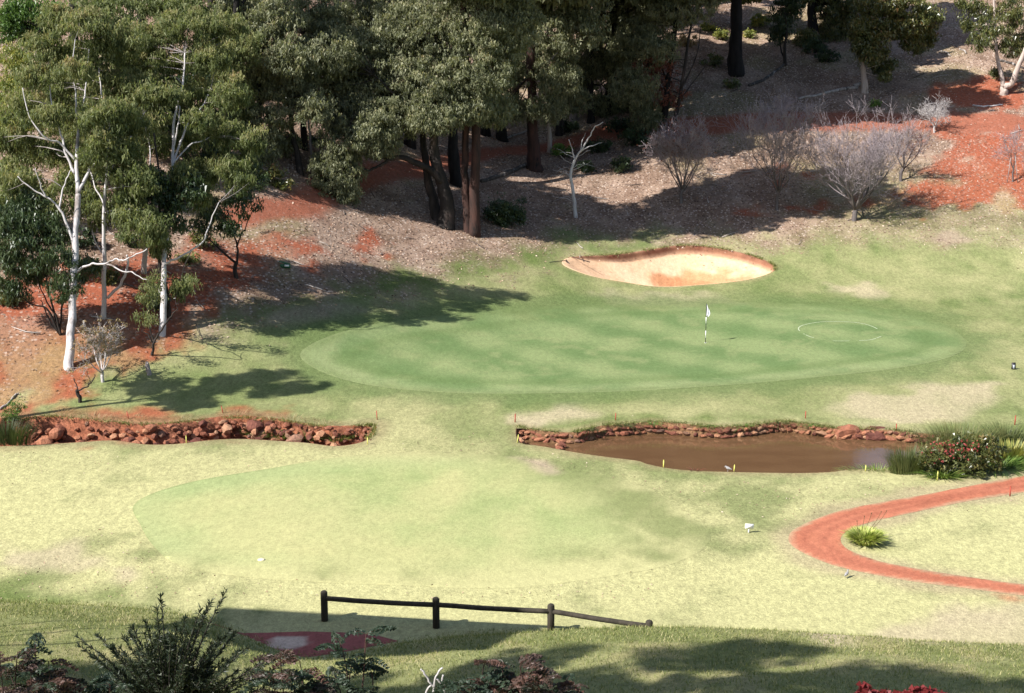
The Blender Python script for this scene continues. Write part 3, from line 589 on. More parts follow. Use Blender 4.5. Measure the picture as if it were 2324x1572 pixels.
class Tree:
    """a tree traced from its place in the photo: every point gets its own depth"""
    def __init__(s, name, label, base_px, group=None, cat='tree', depth_add=0., seed=1, back=0.):
        s.back = back
        s.base = ground(*base_px); s.base_py = base_px[1]; s.dep = s.base[1] + depth_add; s.ppm = FPX / np.linalg.norm(s.base - CAM)
        s.o = thing(name, label, cat, s.base, group); s.rng = np.random.default_rng(seed); s.mb = MB(); s.tw = MB(); s.sk = []; s.skr = []; s.seed = seed
    def loc(s, px, py, dd=0.): return at(px, py, s.dep + dd + s.back * np.clip((s.base_py - py) / 400, 0, 2)) - s.base
    def limb(s, pts, w0, w1, dd=0., dd1=None, sides=7, flare=0., amp=.03, lump=.06):
        dd1 = dd if dd1 is None else dd1; m = len(pts); P = np.array([s.loc(p[0], p[1], dd + (dd1 - dd) * i / max(m - 1, 1)) for i, p in enumerate(pts)])
        if flare: P[0] = [P[0][0], P[0][1], -.25]
        P = wiggle(P, amp, s.rng); t = np.linspace(0, 1, len(P)); R = (w0 + (w1 - w0) * t ** .85) * .5 / s.ppm
        if flare: R = R * (1 + flare * np.exp(-t * 9))
        s.mb.tube(P, R, sides, lump=lump); s.sk.append(P); s.skr.append(R); return P
    def crown(s, blobs, mat, L=.18, W=.06, per=80, dens=1., rad=(.45, .85), droop=.6, tint=(0., 1.), top=0., rz=1., part='crown', twigs=True, bark=None):
        B = []
        for b in blobs:
            px, py, rx, ry = b[:4]; dd = b[4] if len(b) > 4 else s.rng.uniform(-1.5, 1.5); B.append((s.loc(px, py, dd), np.array([rx, .5 * (rx + ry) * rz, ry]) / s.ppm))
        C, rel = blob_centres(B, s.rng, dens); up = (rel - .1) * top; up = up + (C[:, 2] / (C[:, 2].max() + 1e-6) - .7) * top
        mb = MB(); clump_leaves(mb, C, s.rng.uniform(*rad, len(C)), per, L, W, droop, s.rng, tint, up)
        m = max(4, int(len(C) * per * .3 / 5)); i = s.rng.integers(0, len(B), m); d = s.rng.normal(size=(m, 3)); d /= np.linalg.norm(d, axis=1)[:, None]; C2 = np.array([B[k][0] for k in i]) + d * (s.rng.random(m) ** .4 * 1.12)[:, None] * np.array([B[k][1] for k in i])
        clump_leaves(mb, C2, .22, 5, L, W, min(droop + .15, 1.), s.rng, tint, None, 1.6); cr = mb.build(part, mat, s.o)
        if twigs and s.sk:
            K = np.concatenate(s.sk); kr = np.concatenate(s.skr); m = K[:, 2] > K[:, 2].max() * .3; K = K[m]; kr = kr[m]
            for c in C[:: 9]:
                dist = np.linalg.norm(K - c, axis=1) + np.maximum(K[:, 2] - c[2], 0) * .7; i = int(np.argmin(dist)); a = K[i]
                if dist[i] > 7: continue
                mid = (a + c) * .5 + np.array([0, 0, .04 * dist[i]]) + s.rng.normal(0, .12, 3); r0 = min(kr[i] * .7, .012 + .012 * dist[i])
                s.tw.tube(spline(np.array([a, mid, c]), 3, False), np.linspace(r0, .006, 7), 4)
        return cr
    def done(s, bark, trunk='trunk', branches='branches', twigmat=None):
        if s.mb.n: s.mb.build(trunk, bark, s.o, True)
        if s.tw.n: s.tw.build(branches, twigmat or bark, s.o, True)['kind'] = 'stuff'
        return s.o

# ------------------------------------------------------------------ the gums on the left
T = Tree('white_gum_tree', 'tallest smooth white gum at far left, forking high with a long bare right limb', (155, 838), seed=3, back=4.)
T.limb([(155, 838), (160, 760), (165, 680), (170, 600), (173, 520), (177, 441)], 20, 12.5, flare=.2, sides=10)
T.limb([(177, 441), (174, 365), (178, 297)], 11, 7.5); T.limb([(178, 297), (172, 240), (171, 208), (165, 150), (170, 90)], 5.5, 1.5, 0, -1); T.limb([(178, 297), (186, 260), (194, 205), (200, 140), (210, 80)], 5.5, 1.5, 0, 1)
T.limb([(179, 435), (195, 400), (208, 370), (222, 323), (236, 286), (238, 238), (230, 216), (225, 150)], 9, 2, 0, 1.5); T.limb([(208, 379), (252, 337), (297, 295), (314, 275), (340, 240)], 5, 1.5, .3, 2)
T.limb([(172, 365), (135, 325), (104, 311), (67, 264), (50, 200)], 6, 2, 0, -2); T.limb([(170, 393), (149, 345), (135, 297), (121, 252), (110, 180)], 7, 2, 0, -1)
T.limb([(168, 560), (151, 508), (135, 472), (107, 449), (70, 427), (40, 400)], 7.5, 2, 0, -1.5); T.limb([(135, 472), (140, 440), (150, 410), (160, 385)], 5, 2, 0, -.5); T.limb([(107, 449), (90, 420), (80, 380)], 4, 1.5, -1, -2)
T.limb([(177, 615), (195, 603), (213, 598), (240, 598), (262, 588), (280, 590), (305, 580), (337, 564)], 6, 2.5, 0, -1.2); T.limb([(240, 598), (280, 615), (310, 622), (333, 636)], 4, 1.5, -.5, -1)
T.crown([(115, 180, 75, 45, 2.2), (60, 250, 55, 40, .5), (210, 120, 75, 42, 1.5), (250, 185, 55, 34, 2.2), (100, 340, 55, 26, 2.5), (200, 60, 80, 38, 0), (305, 285, 48, 30, 1.), (95, 110, 50, 34, .5), (45, 410, 50, 30, 0), (30, 320, 45, 32, 1.5),
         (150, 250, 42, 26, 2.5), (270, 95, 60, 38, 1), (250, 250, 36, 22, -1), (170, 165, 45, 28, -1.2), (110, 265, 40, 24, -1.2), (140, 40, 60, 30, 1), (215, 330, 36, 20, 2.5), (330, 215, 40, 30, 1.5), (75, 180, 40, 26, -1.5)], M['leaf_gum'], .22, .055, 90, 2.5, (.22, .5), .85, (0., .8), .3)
T.done(M['bark_white'], twigmat=M['bark_grey'])
T = Tree('white_gum_tree', 'thin pale gum just right of the tallest one, with a hooked low limb', (234, 722), seed=5)
T.limb([(234, 722), (237, 643), (237, 550), (238, 466), (241, 407), (246, 320), (250, 240)], 11, 4, flare=.2); T.limb([(244, 676), (269, 648), (284, 622), (289, 595), (288, 578)], 7, 4, 0, -.6)
T.limb([(241, 407), (270, 350), (300, 310)], 5, 2, 0, 1); T.limb([(238, 466), (215, 420), (200, 380)], 4, 2, 0, 1); T.limb([(237, 580), (215, 545), (205, 490), (212, 440)], 4, 2, .5, 1)
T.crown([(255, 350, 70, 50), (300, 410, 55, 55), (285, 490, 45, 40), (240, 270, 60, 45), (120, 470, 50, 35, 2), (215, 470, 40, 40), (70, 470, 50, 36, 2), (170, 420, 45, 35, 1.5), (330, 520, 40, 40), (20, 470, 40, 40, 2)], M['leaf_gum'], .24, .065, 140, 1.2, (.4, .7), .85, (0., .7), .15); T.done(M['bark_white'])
T = Tree('white_gum_tree', 'grey white gum right of the white pair, with a bare limb reaching right', (367, 762), seed=7, back=3.5)
T.limb([(367, 762), (372, 676), (373, 592), (384, 494), (389, 424), (393, 337), (396, 267), (415, 191), (420, 120)], 14, 3, flare=.25, sides=9)
T.limb([(378, 540), (360, 470), (345, 400), (340, 330)], 7, 2, 0, 1); T.limb([(391, 380), (415, 309), (432, 269), (460, 241), (480, 200)], 6, 2, 0, 1); T.limb([(393, 337), (404, 290), (408, 240)], 5, 2, 0, -1); T.limb([(395, 370), (430, 330), (470, 315), (500, 290)], 4, 2, 0, 1)
T.limb([(375, 598), (393, 590), (435, 567), (463, 545), (474, 511), (497, 458)], 6, 2, 0, -1); T.limb([(371, 690), (362, 660), (345, 648)], 5, 2)
T.crown([(400, 140, 70, 42, 1.5), (345, 90, 75, 42, 1), (455, 215, 62, 40, 1.5), (500, 300, 50, 50, 1), (470, 395, 55, 34, 1.5), (330, 215, 45, 36, 2), (425, 55, 75, 36, 0), (360, 330, 36, 28, 2), (540, 395, 42, 46, .5), (360, 560, 30, 30), (410, 655, 22, 24), (300, 140, 50, 36, 1.5), (480, 130, 55, 40, .5),
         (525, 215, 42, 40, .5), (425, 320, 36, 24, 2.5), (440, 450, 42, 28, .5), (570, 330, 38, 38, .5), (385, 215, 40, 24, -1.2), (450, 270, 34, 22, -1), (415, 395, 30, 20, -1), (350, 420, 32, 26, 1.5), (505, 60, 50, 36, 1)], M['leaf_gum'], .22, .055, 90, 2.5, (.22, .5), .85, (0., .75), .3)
T.done(M['bark_white'], twigmat=M['bark_grey'])
T = Tree('gum_tree', 'pale trunked gum standing further back among the left group', (326, 618), seed=8)
T.limb([(326, 618), (331, 536), (330, 466), (326, 400), (330, 300), (320, 200)], 12, 3, flare=.25); T.limb([(330, 466), (345, 420), (360, 380)], 4, 2)
T.crown([(315, 200, 45, 35), (300, 350, 32, 28)], M['leaf_gum'], .24, .065, 130, .8, (.45, .8), .8, (0., .7), .15); T.done(M['bark_cream'])
T = Tree('gum_tree', 'dark barked gum with a straight stem behind the grey white gum', (383, 720), seed=9)
T.limb([(383, 720), (378, 660), (363, 600), (361, 520), (362, 424), (350, 300)], 11, 4); T.crown([(345, 440, 50, 50), (390, 500, 35, 40), (420, 440, 50, 40), (355, 680, 26, 26)], M['leaf_dark'], .24, .08, 80, 1.1, (.4, .7), .8); T.done(M['bark_dark'])
T = Tree('shrubby_gum_tree', 'small forked dark tree at the edge of the red slope, right of the gums', (536, 630), seed=10)
T.limb([(536, 630), (534, 612), (537, 595)], 11, 8, flare=.3); T.limb([(537, 598), (510, 575), (490, 555), (466, 535), (450, 520)], 6, 2, 0, -.7); T.limb([(537, 598), (539, 570), (535, 545), (528, 510), (515, 470)], 6, 2, 0, .5); T.limb([(537, 560), (550, 530), (562, 505), (575, 470)], 4, 1.5)
T.crown([(545, 450, 48, 42), (490, 470, 40, 34), (470, 510, 34, 26), (560, 395, 44, 46), (520, 520, 26, 18)], M['leaf_dark'], .22, .07, 80, 1.1, (.35, .6), .8, (0., .9)); T.done(M['bark_dark'])
T = Tree('shrubby_gum_tree', 'low bushy many stemmed tree left of the tallest white gum', (137, 760), seed=12)
for q in ([(137, 760), (128, 720), (110, 690), (95, 660), (70, 600)], [(137, 760), (140, 700), (143, 660), (150, 620)], [(137, 758), (120, 700), (108, 640), (112, 590), (120, 560)], [(136, 758), (105, 700), (70, 690), (45, 670)], [(137, 758), (118, 735), (100, 700), (92, 680)]): T.limb(q, 6, 1.5, 0, T.rng.uniform(-1, 1))
T.crown([(55, 535, 66, 52), (110, 590, 50, 36), (35, 655, 36, 28), (145, 655, 34, 36), (20, 590, 50, 40), (120, 520, 40, 36), (185, 610, 36, 24), (20, 500, 50, 40), (80, 620, 40, 30), (60, 470, 50, 34)], M['leaf_dark'], .2, .055, 80, 2.6, (.25, .5), .85, (.3, 1.)); T.done(M['bark_dark'])
T = Tree('small_gum_tree', 'little leafy sapling with a dark crooked stem below the grey white gum', (345, 806), seed=13)
T.limb([(345, 806), (348, 780), (355, 765), (375, 735), (390, 715), (402, 700)], 7, 2, 0, -.5); T.limb([(349, 778), (335, 760), (322, 750)], 4, 1.5); T.limb([(349, 775), (340, 740), (335, 700)], 4, 1.5)
T.crown([(330, 655, 32, 22), (338, 690, 26, 26), (325, 725, 24, 20), (360, 640, 24, 20), (425, 650, 28, 20)], M['leaf_gum'], .16, .04, 60, 1.1, (.3, .5), .8, (.1, .8)); T.done(M['bark_dark'])

def twig_tree(name, label, base_px, top_px, half_w, mat, seed, h0=.16, levels=4, spread=.34, trunk_w=9, n0=6, r_t=.009, cat='tree', group=None, leaves=None, upright=.5, kids=(5, 8)):
    """leafless tree: stem, ascending limbs, many fine twigs"""
    T = Tree(name, label, base_px, group, cat, 0, seed); H = (base_px[1] - top_px[1]) / T.ppm; W = half_w / T.ppm; r = T.rng
    th = H * h0; lean = (top_px[0] - base_px[0]) / T.ppm; tr = np.array([[0, 0, -.2], [0, 0, th * .6], [lean * .1, 0, th]]); T.mb.tube(wiggle(tr, .02, r), np.linspace(trunk_w, trunk_w * .8, 11) * .5 / T.ppm, 7, lump=.08)
    tips = []
    def grow(p, d, L, rad, lv):
        n = 5 if lv < 2 else 3; P = [p]; dd = d.copy()
        for k in range(n):
            dd = dd + r.normal(0, .09, 3) + np.array([0, 0, upright * .09]); dd /= np.linalg.norm(dd); P.append(P[-1] + dd * L / n)
        P = np.array(P); R = np.linspace(rad, max(rad * .45, r_t * .6), n + 1); (T.mb if lv == 0 else T.tw).tube(P, R, 6 if lv == 0 else 3)
        if lv >= levels - 1: tips.append(P[-1]); tips.append(P[2]); return
        m = r.integers(kids[0], kids[1])
        for q in range(m):
            f = r.uniform(.25, 1.) if q else 1.; i = f * n; a = int(min(i, n - 1)); pt = P[a] + (P[a + 1] - P[a]) * (i - a)
            nd = dd + r.normal(0, spread * 1.25, 3) + np.array([0, 0, upright * .35]); nd /= np.linalg.norm(nd); grow(pt, nd, L * r.uniform(.5, .74), max(rad * r.uniform(.36, .5), r_t), lv + 1)
    for k in range(n0):
        a = k * 2.4 + r.uniform(-.4, .4); o = (k + .5) / n0; d = np.array([cos(a) * W / H * 1.9 * (.35 + .75 * o), sin(a) * W / H * 1.9 * (.35 + .75 * o), 1.0]); d /= np.linalg.norm(d)
        grow(np.array([lean * .1, 0, th * r.uniform(.75, 1)]), d, H * r.uniform(.34, .44), trunk_w * .2 / T.ppm, 0)
    if leaves is not None:
        t = np.array(tips); t = t[r.random(len(t)) < leaves[1]]; mb = MB(); clump_leaves(mb, t, .12, leaves[2], .09, .05, .5, r); mb.build('crown', leaves[0], T.o)
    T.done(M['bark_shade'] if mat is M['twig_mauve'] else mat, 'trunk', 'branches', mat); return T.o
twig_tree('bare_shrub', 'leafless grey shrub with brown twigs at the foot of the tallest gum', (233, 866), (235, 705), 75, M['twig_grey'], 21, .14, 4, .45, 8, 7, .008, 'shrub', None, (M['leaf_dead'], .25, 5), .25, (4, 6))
T = Tree('withered_stump', 'twisted dark stump with a curved bare branch above the creek', (181, 913), cat='stump', seed=22)
T.limb([(181, 913), (180, 900), (175, 885)], 9, 8, flare=.25); T.limb([(176, 886), (195, 880), (208, 868), (216, 850)], 4, 2); T.limb([(176, 886), (172, 870), (165, 858)], 3, 1.2); T.limb([(208, 868), (202, 855), (196, 845)], 2, 1); T.done(M['bark_dark'])
T = Tree('pale_stump', 'short weathered grey stump on the grass above the shaded slope', (338, 850), cat='stump', seed=23)
T.limb([(338, 850), (337, 838), (335, 824)], 13, 6, flare=.2, sides=8, lump=.2); T.limb([(335, 845), (332, 835), (331, 826)], 5, 2); T.done(M['bark_grey'])

# ------------------------------------------------------------------ the dark wood behind
MA = M['leaf_marri']
T = Tree('marri_tree', 'big dark twin stemmed tree with a heavy limb reaching left and drooping leaves', (1010, 512), seed=31)
T.limb([(1010, 512), (1016, 470), (1005, 420), (990, 370), (984, 320), (988, 270), (1000, 200), (1020, 120)], 36, 10, flare=.45, sides=11, lump=.12)
T.limb([(996, 508), (985, 460), (972, 410), (962, 340), (958, 290), (950, 220), (930, 130)], 26, 8, .6, 1.2, flare=.25, sides=10, lump=.1)
T.limb([(1000, 412), (978, 385), (950, 372), (915, 358), (885, 357), (862, 352), (848, 338), (845, 325)], 18, 6, -.2, -2); T.limb([(885, 358), (868, 372), (850, 380), (830, 386), (790, 380), (760, 395), (745, 430)], 8, 2, -1.5, -2.5)
T.limb([(985, 320), (1010, 270), (1050, 220), (1090, 170)], 10, 3, 0, 2); T.limb([(960, 300), (930, 250), (890, 210), (850, 170)], 9, 3, 0, -1.5); T.limb([(848, 338), (820, 320), (790, 290)], 5, 2, -2, -2.5)
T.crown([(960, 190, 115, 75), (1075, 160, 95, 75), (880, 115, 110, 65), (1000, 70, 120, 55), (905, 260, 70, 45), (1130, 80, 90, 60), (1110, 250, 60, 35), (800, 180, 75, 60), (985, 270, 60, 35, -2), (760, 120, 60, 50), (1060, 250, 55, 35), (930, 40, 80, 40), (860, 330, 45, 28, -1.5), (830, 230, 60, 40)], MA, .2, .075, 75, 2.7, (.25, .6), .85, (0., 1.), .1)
T.crown([(800, 320, 75, 48, -2), (850, 290, 60, 40, -2), (765, 385, 62, 40, -2.3), (735, 440, 50, 36, -2.5), (712, 478, 28, 22, -2.5), (790, 440, 28, 30, -2.4)], MA, .19, .07, 75, 3.0, (.25, .5), .9, (0., .9), .05, part='hanging_foliage')
T.done(M['bark_dark'])
T = Tree('marri_tree', 'close pair of straight trunks, one black, one red brown, beside the twin stemmed tree', (1072, 532), seed=32)
T.limb([(1062, 530), (1060, 470), (1055, 420), (1056, 330), (1060, 200), (1055, 60), (1050, -60), (1080, -160)], 19, 12, .3, flare=.3, sides=9); T.limb([(1078, 534), (1077, 430), (1080, 330), (1083, 200), (1085, 90), (1090, -60), (1130, -210), (1130, -360)], 22, 15, 0, flare=.35, sides=9)
T.crown([(1040, -20, 70, 40), (1150, 20, 55, 40), (1115, 60, 40, 30), (1120, -15, 80, 40), (1180, 40, 50, 35)], MA, .22, .08, 60, 2.2, (.3, .6), .8); T.crown([(1110, -70, 140, 60), (1180, -130, 130, 60), (1060, -160, 120, 60), (1150, -230, 140, 65), (1060, -290, 150, 70), (1180, -330, 150, 70), (1100, -400, 150, 70), (1230, -420, 130, 65), (1000, -220, 100, 60)], MA, .66, .37, 38, 1.3, (.6, 1.1), .6, twigs=False, part='upper_crown'); T.done(M['bark_red'])
wood = 'dark trunked trees of the hillside wood'
def wood_tree(label, pts, w, blobs, bark, leaf=MA, seed=50, name='marri_tree', flare=.3, per=110, dens=1.25, tint=(0., 1.), w1=None, extra=(), L=.24, W=.10, group=wood, up=None):
    T = Tree(name, label, pts[0], group, 'tree', 0, seed); T.limb(pts, w, w1 or w * .45, flare=flare, sides=8, lump=.1, dd1=T.rng.uniform(-1, 1))
    for q, a, b in extra: T.limb(q, a, b, 0, T.rng.uniform(-1.5, 1.5))
    if blobs: T.crown(blobs, leaf, L * .9, W * .8, int(per * .55), dens * 1.9, (.25, .62), .8, tint)
    if up: T.crown(up, leaf, .66, .37, 38, 1.3, (.6, 1.1), .6, tint, twigs=False, part='upper_crown')
    T.done(bark); return T.o
BB, BD, BR, BG, BC_ = M['bark_black'], M['bark_dark'], M['bark_red'], M['bark_grey'], M['bark_cream']
wood_tree('slim dark tree leaning left behind the drooping foliage', [(683, 394), (672, 340), (664, 300), (658, 250), (652, 170), (648, 100)], 14, [(655, 215, 62, 50), (612, 285, 55, 45), (700, 165, 55, 45), (640, 330, 40, 28), (660, 130, 60, 50), (600, 350, 35, 26), (720, 250, 45, 40)], BD, seed=51, extra=(([(662, 290), (645, 282), (635, 285)], 5, 2),))
wood_tree('thin pale straight sapling trunk beside the slim leaning tree', [(711, 388), (705, 320), (700, 270), (694, 210), (690, 150)], 6.5, [(690, 185, 38, 25), (700, 120, 40, 30)], M['bark_grey'], seed=52, flare=.1)
wood_tree('black trunk just left of the thin pale sapling', [(690, 336), (689, 280), (690, 220), (692, 120), (695, 30)], 17, [(745, 120, 75, 60), (780, 210, 50, 50), (730, 40, 70, 50), (760, 270, 45, 35)], BB, seed=53)
wood_tree('stout black trunk behind the heavy left reaching limb', [(866, 353), (866, 300), (868, 220), (878, 100), (885, -20)], 33, [(830, 45, 100, 55), (900, 20, 80, 45), (790, 110, 50, 40)], BB, seed=54)
wood_tree('burnt trunk with a hollow base behind the close pair of trunks', [(1043, 421), (1030, 370), (1028, 300), (1032, 180), (1036, 20)], 30, [(1060, 10, 80, 45)], BB, seed=55)
wood_tree('wide black trunk standing in shade left of the red streaked trunk', [(1139, 318), (1131, 240), (1130, 150), (1134, 40), (1135, -60)], 25, [(1185, 125, 55, 55), (1180, 30, 70, 50), (1150, 180, 40, 35)], BB, seed=56)
wood_tree('tall trunk with red streaks and a flared foot left of the bare white sapling', [(1214, 385), (1210, 330), (1208, 250), (1204, 150), (1206, 40), (1205, -60), (1230, -300)], 27, [(1290, 70, 85, 55), (1262, 180, 60, 45), (1200, 20, 60, 40), (1240, 250, 45, 30), (1160, 250, 45, 35), (1300, 10, 80, 40)], BR, seed=57, flare=.6, up=[(1283, -43, 100, 45, -2.8), (1150, -90, 110, 55), (1400, -120, 100, 55), (1220, -60, 110, 60), (1320, -90, 110, 60), (1230, -170, 120, 70), (1330, -200, 90, 60), (1230, -300, 140, 70), (1340, -330, 140, 70), (1290, -410, 150, 70), (1400, -400, 130, 65)])
wood_tree('thin pale trunk with a leafy foot right of the red streaked trunk', [(1248, 346), (1247, 280), (1245, 220), (1243, 140)], 11, [(1290, 225, 55, 35), (1250, 120, 45, 40)], BC_, seed=58)
wood_tree('grey white smooth trunk between dark ones in the middle of the wood', [(1305, 272), (1303, 235), (1309, 195), (1312, 120), (1325, 40), (1310, -330)], 19, [(1345, 120, 75, 50), (1330, 30, 70, 40), (1310, 200, 40, 20)], BG, seed=59, up=[(1268, -359, 120, 60, 2.5), (1301, -476, 120, 60, -5.), (1290, -250, 100, 50, 1.), (1340, -60, 100, 60), (1420, -40, 90, 50), (1380, -140, 110, 60)])
wood_tree('black trunk right of the grey white smooth one', [(1342, 276), (1340, 215), (1342, 130), (1350, 20)], 17, [(1400, 60, 85, 50), (1395, 150, 60, 45), (1360, 240, 45, 30), (1420, 250, 45, 30), (1330, 160, 50, 35), (1470, 30, 70, 40)], BB, MA, seed=60, extra=(([(1342, 190), (1362, 192), (1375, 180)], 5, 2),))
wood_tree('black trunk at the right edge of the dense wood', [(1503, 306), (1508, 260), (1515, 200), (1530, 80), (1540, -50), (1530, -330)], 17, [(1450, 95, 75, 60), (1440, 200, 55, 45), (1540, 15, 85, 45), (1470, 270, 40, 35), (1490, 110, 50, 40)], BB, seed=61, up=[(1475, -39, 90, 40, 0.), (1566, -116, 120, 50, -2.7), (1595, -309, 130, 60, -4.8), (1700, -400, 130, 60, -5.5), (1485, -473, 130, 60, 2.5), (1570, -30, 90, 36), (1540, -90, 130, 60), (1640, -80, 90, 40), (1620, -170, 130, 70), (1500, -200, 120, 70), (1600, -280, 120, 60), (1470, -330, 150, 70), (1570, -380, 150, 70), (1420, -250, 110, 60)], extra=(([(1516, 190), (1500, 150), (1480, 120)], 6, 2),))
wood_tree('leaning slim trunk with russet leaves at the right edge of the wood', [(1522, 318), (1535, 260), (1546, 200), (1558, 120), (1570, 50)], 11, [(1490, 160, 52, 48), (1520, 215, 40, 30)], BD, M['leaf_russet'], seed=62, per=26, extra=(([(1546, 200), (1580, 130), (1590, 60)], 5, 1.5), ([(1540, 230), (1570, 190), (1600, 150)], 4, 1.2)))
wood_tree('massive solitary black trunk right of the dense wood', [(1671, 168), (1669, 120), (1671, 60), (1672, 0), (1675, -120), (1690, -360)], 36, [], BB, seed=63, flare=.2, up=[(1690, -110, 130, 60), (1640, -60, 60, 40), (1780, -180, 130, 70), (1690, -270, 130, 60), (1600, -200, 100, 60), (1820, -100, 80, 40), (1700, -390, 160, 70), (1800, -330, 140, 70)])
wood_tree('dark trunk behind olive foliage on the upper right slope', [(1848, 96), (1843, 40), (1842, -10), (1845, -80), (1860, -240)], 24, [(1885, 35, 42, 45), (1910, 60, 38, 35), (1860, -20, 60, 40), (1830, 90, 25, 22), (1940, 20, 45, 35), (1890, 80, 30, 25)], BB, M['leaf_olive'], seed=64, up=[(1690, -34, 80, 34, 3.), (1880, -130, 110, 60), (1960, -90, 90, 45), (1850, -220, 110, 60), (1930, -280, 130, 60)])
wood_tree('little many stemmed tree with dark leaves on the upper right slope', [(1783, 147), (1780, 110), (1785, 70), (1780, 20)], 8, [(1780, 40, 34, 40), (1765, 80, 18, 20), (1800, 10, 30, 25)], BD, M['leaf_dark'], seed=65, extra=(([(1781, 140), (1772, 110), (1768, 70)], 5, 2),))
T = Tree('olive_leaved_tree', 'short tree with a thick pale trunk and shiny olive leaves beside a fallen log', (1963, 209), seed=66)
T.limb([(1963, 209), (1962, 185), (1959, 162), (1957, 140), (1965, 110), (1985, 70)], 16, 6, flare=.25, sides=9); T.limb([(1958, 155), (1952, 140), (1953, 128)], 7, 4); T.limb([(1962, 120), (2000, 100), (2050, 80), (2080, 60)], 5, 2)
T.crown([(1985, 82, 40, 34), (1975, 122, 34, 28), (2000, 148, 26, 20), (1960, 60, 28, 22), (2060, 60, 44, 36), (2072, 98, 28, 22), (2105, 40, 34, 24), (2030, 14, 80, 28), (2010, 175, 10, 8), (1950, 95, 22, 20), (2100, 80, 30, 28), (2020, 60, 30, 26)], M['leaf_olive'], .26, .1, 100, 1.45, (.4, .75), .7, (0., 1.), .1); T.done(M['bark_cream'])
T = Tree('white_gum_tree', 'white forked gum at the upper right corner with two pale stems from one foot', (2277, 214), seed=67)
T.limb([(2277, 214), (2278, 203), (2279, 194)], 17, 16, flare=.3); T.limb([(2278, 197), (2270, 160), (2263, 132), (2259, 93), (2257, 17), (2255, -40)], 11, 4, 0, .5); T.limb([(2280, 196), (2296, 190), (2308, 157), (2324, 121), (2345, 60), (2360, -20)], 15, 7, 0, -1); T.limb([(2259, 93), (2240, 60), (2218, 8), (2200, -30)], 7, 3, .3, 1.5)
T.crown([(2225, 96, 28, 22), (2288, 92, 42, 38), (2300, 30, 45, 35), (2205, 20, 46, 24), (2250, 60, 26, 22), (2195, 60, 14, 12), (2330, 100, 30, 30), (2262, 165, 12, 10)], M['leaf_olive'], .26, .07, 70, 1.2, (.35, .65), .8, (.1, .85)); T.done(M['bark_cream'])
# crowns behind the gums on the left
wood_tree('tree with yellow blossom coloured foliage at the left edge', [(30, 470), (32, 380), (35, 280), (38, 180)], 10, [(30, 180, 58, 52), (25, 260, 60, 55), (45, 130, 40, 30)], BD, M['leaf_yellow'], seed=70, name='wattle_tree', group=None, L=.2, W=.07)
wood_tree('round bright green tree high in the upper left corner', [(95, 330), (92, 220), (90, 120), (92, 60)], 12, [(92, 60, 56, 46), (60, 25, 45, 30), (125, 40, 40, 30), (20, 60, 40, 40)], BD, M['leaf_green'], seed=71, group=None, tint=(0., .45), name='round_tree')
wood_tree('green tree half hidden behind the left gums', [(250, 330), (245, 220), (240, 120)], 12, [(330, 215, 40, 40), (235, 40, 70, 45), (420, 30, 70, 40), (350, 10, 60, 30)], BD, M['leaf_gum'], seed=72, group=None, tint=(0., .5), name='gum_tree')
wood_tree('grey green tree between the left gums and the wood', [(590, 330), (588, 230), (585, 130), (590, 40)], 14, [(560, 110, 55, 45), (600, 60, 55, 45), (520, 40, 55, 40), (610, 160, 45, 40), (570, 190, 40, 40), (640, 40, 50, 40), (560, 10, 60, 30)], BD, MA, seed=73)
for k, (b_, bl, lab, lf) in enumerate((
        ((40, 505), [(20, 400, 45, 40), (60, 350, 45, 36), (10, 300, 40, 40), (70, 440, 36, 24)], 'leafy gum behind the left edge, below the yellow foliage', 'leaf_gum'),
        ((190, 420), [(150, 350, 50, 36), (200, 290, 55, 45), (140, 270, 50, 40), (220, 370, 40, 30), (190, 200, 50, 45)], 'dense olive gum seen through the limbs of the tallest white gum', 'leaf_gum'),
        ((300, 400), [(290, 330, 50, 40), (330, 270, 50, 45), (270, 250, 45, 40), (310, 180, 55, 45), (290, 110, 60, 40)], 'dense olive gum between the two white forked gums', 'leaf_gum'),
        ((420, 380), [(420, 320, 50, 40), (460, 260, 50, 45), (390, 260, 45, 40), (430, 180, 60, 45), (480, 350, 45, 40)], 'dark green gum seen through the grey white gum', 'leaf_dark'),
        ((515, 350), [(520, 290, 45, 45), (540, 230, 45, 40), (500, 160, 50, 45), (540, 110, 50, 40), (490, 80, 55, 40)], 'dark green gum at the right side of the left group', 'leaf_gum'),
        ((110, 260), [(130, 190, 45, 36), (160, 130, 45, 36), (210, 30, 60, 36)], 'olive gum filling the gap under the round green tree', 'leaf_gum'))):
    wood_tree(lab, [b_, (b_[0] + 3, b_[1] - 80), (b_[0] - 3, b_[1] - 170), (b_[0] + 5, b_[1] - 250)], 10, bl, BD, M[lf], seed=370 + k, name='gum_tree', group=None, tint=(.1, .75), L=.24, W=.08, per=120)
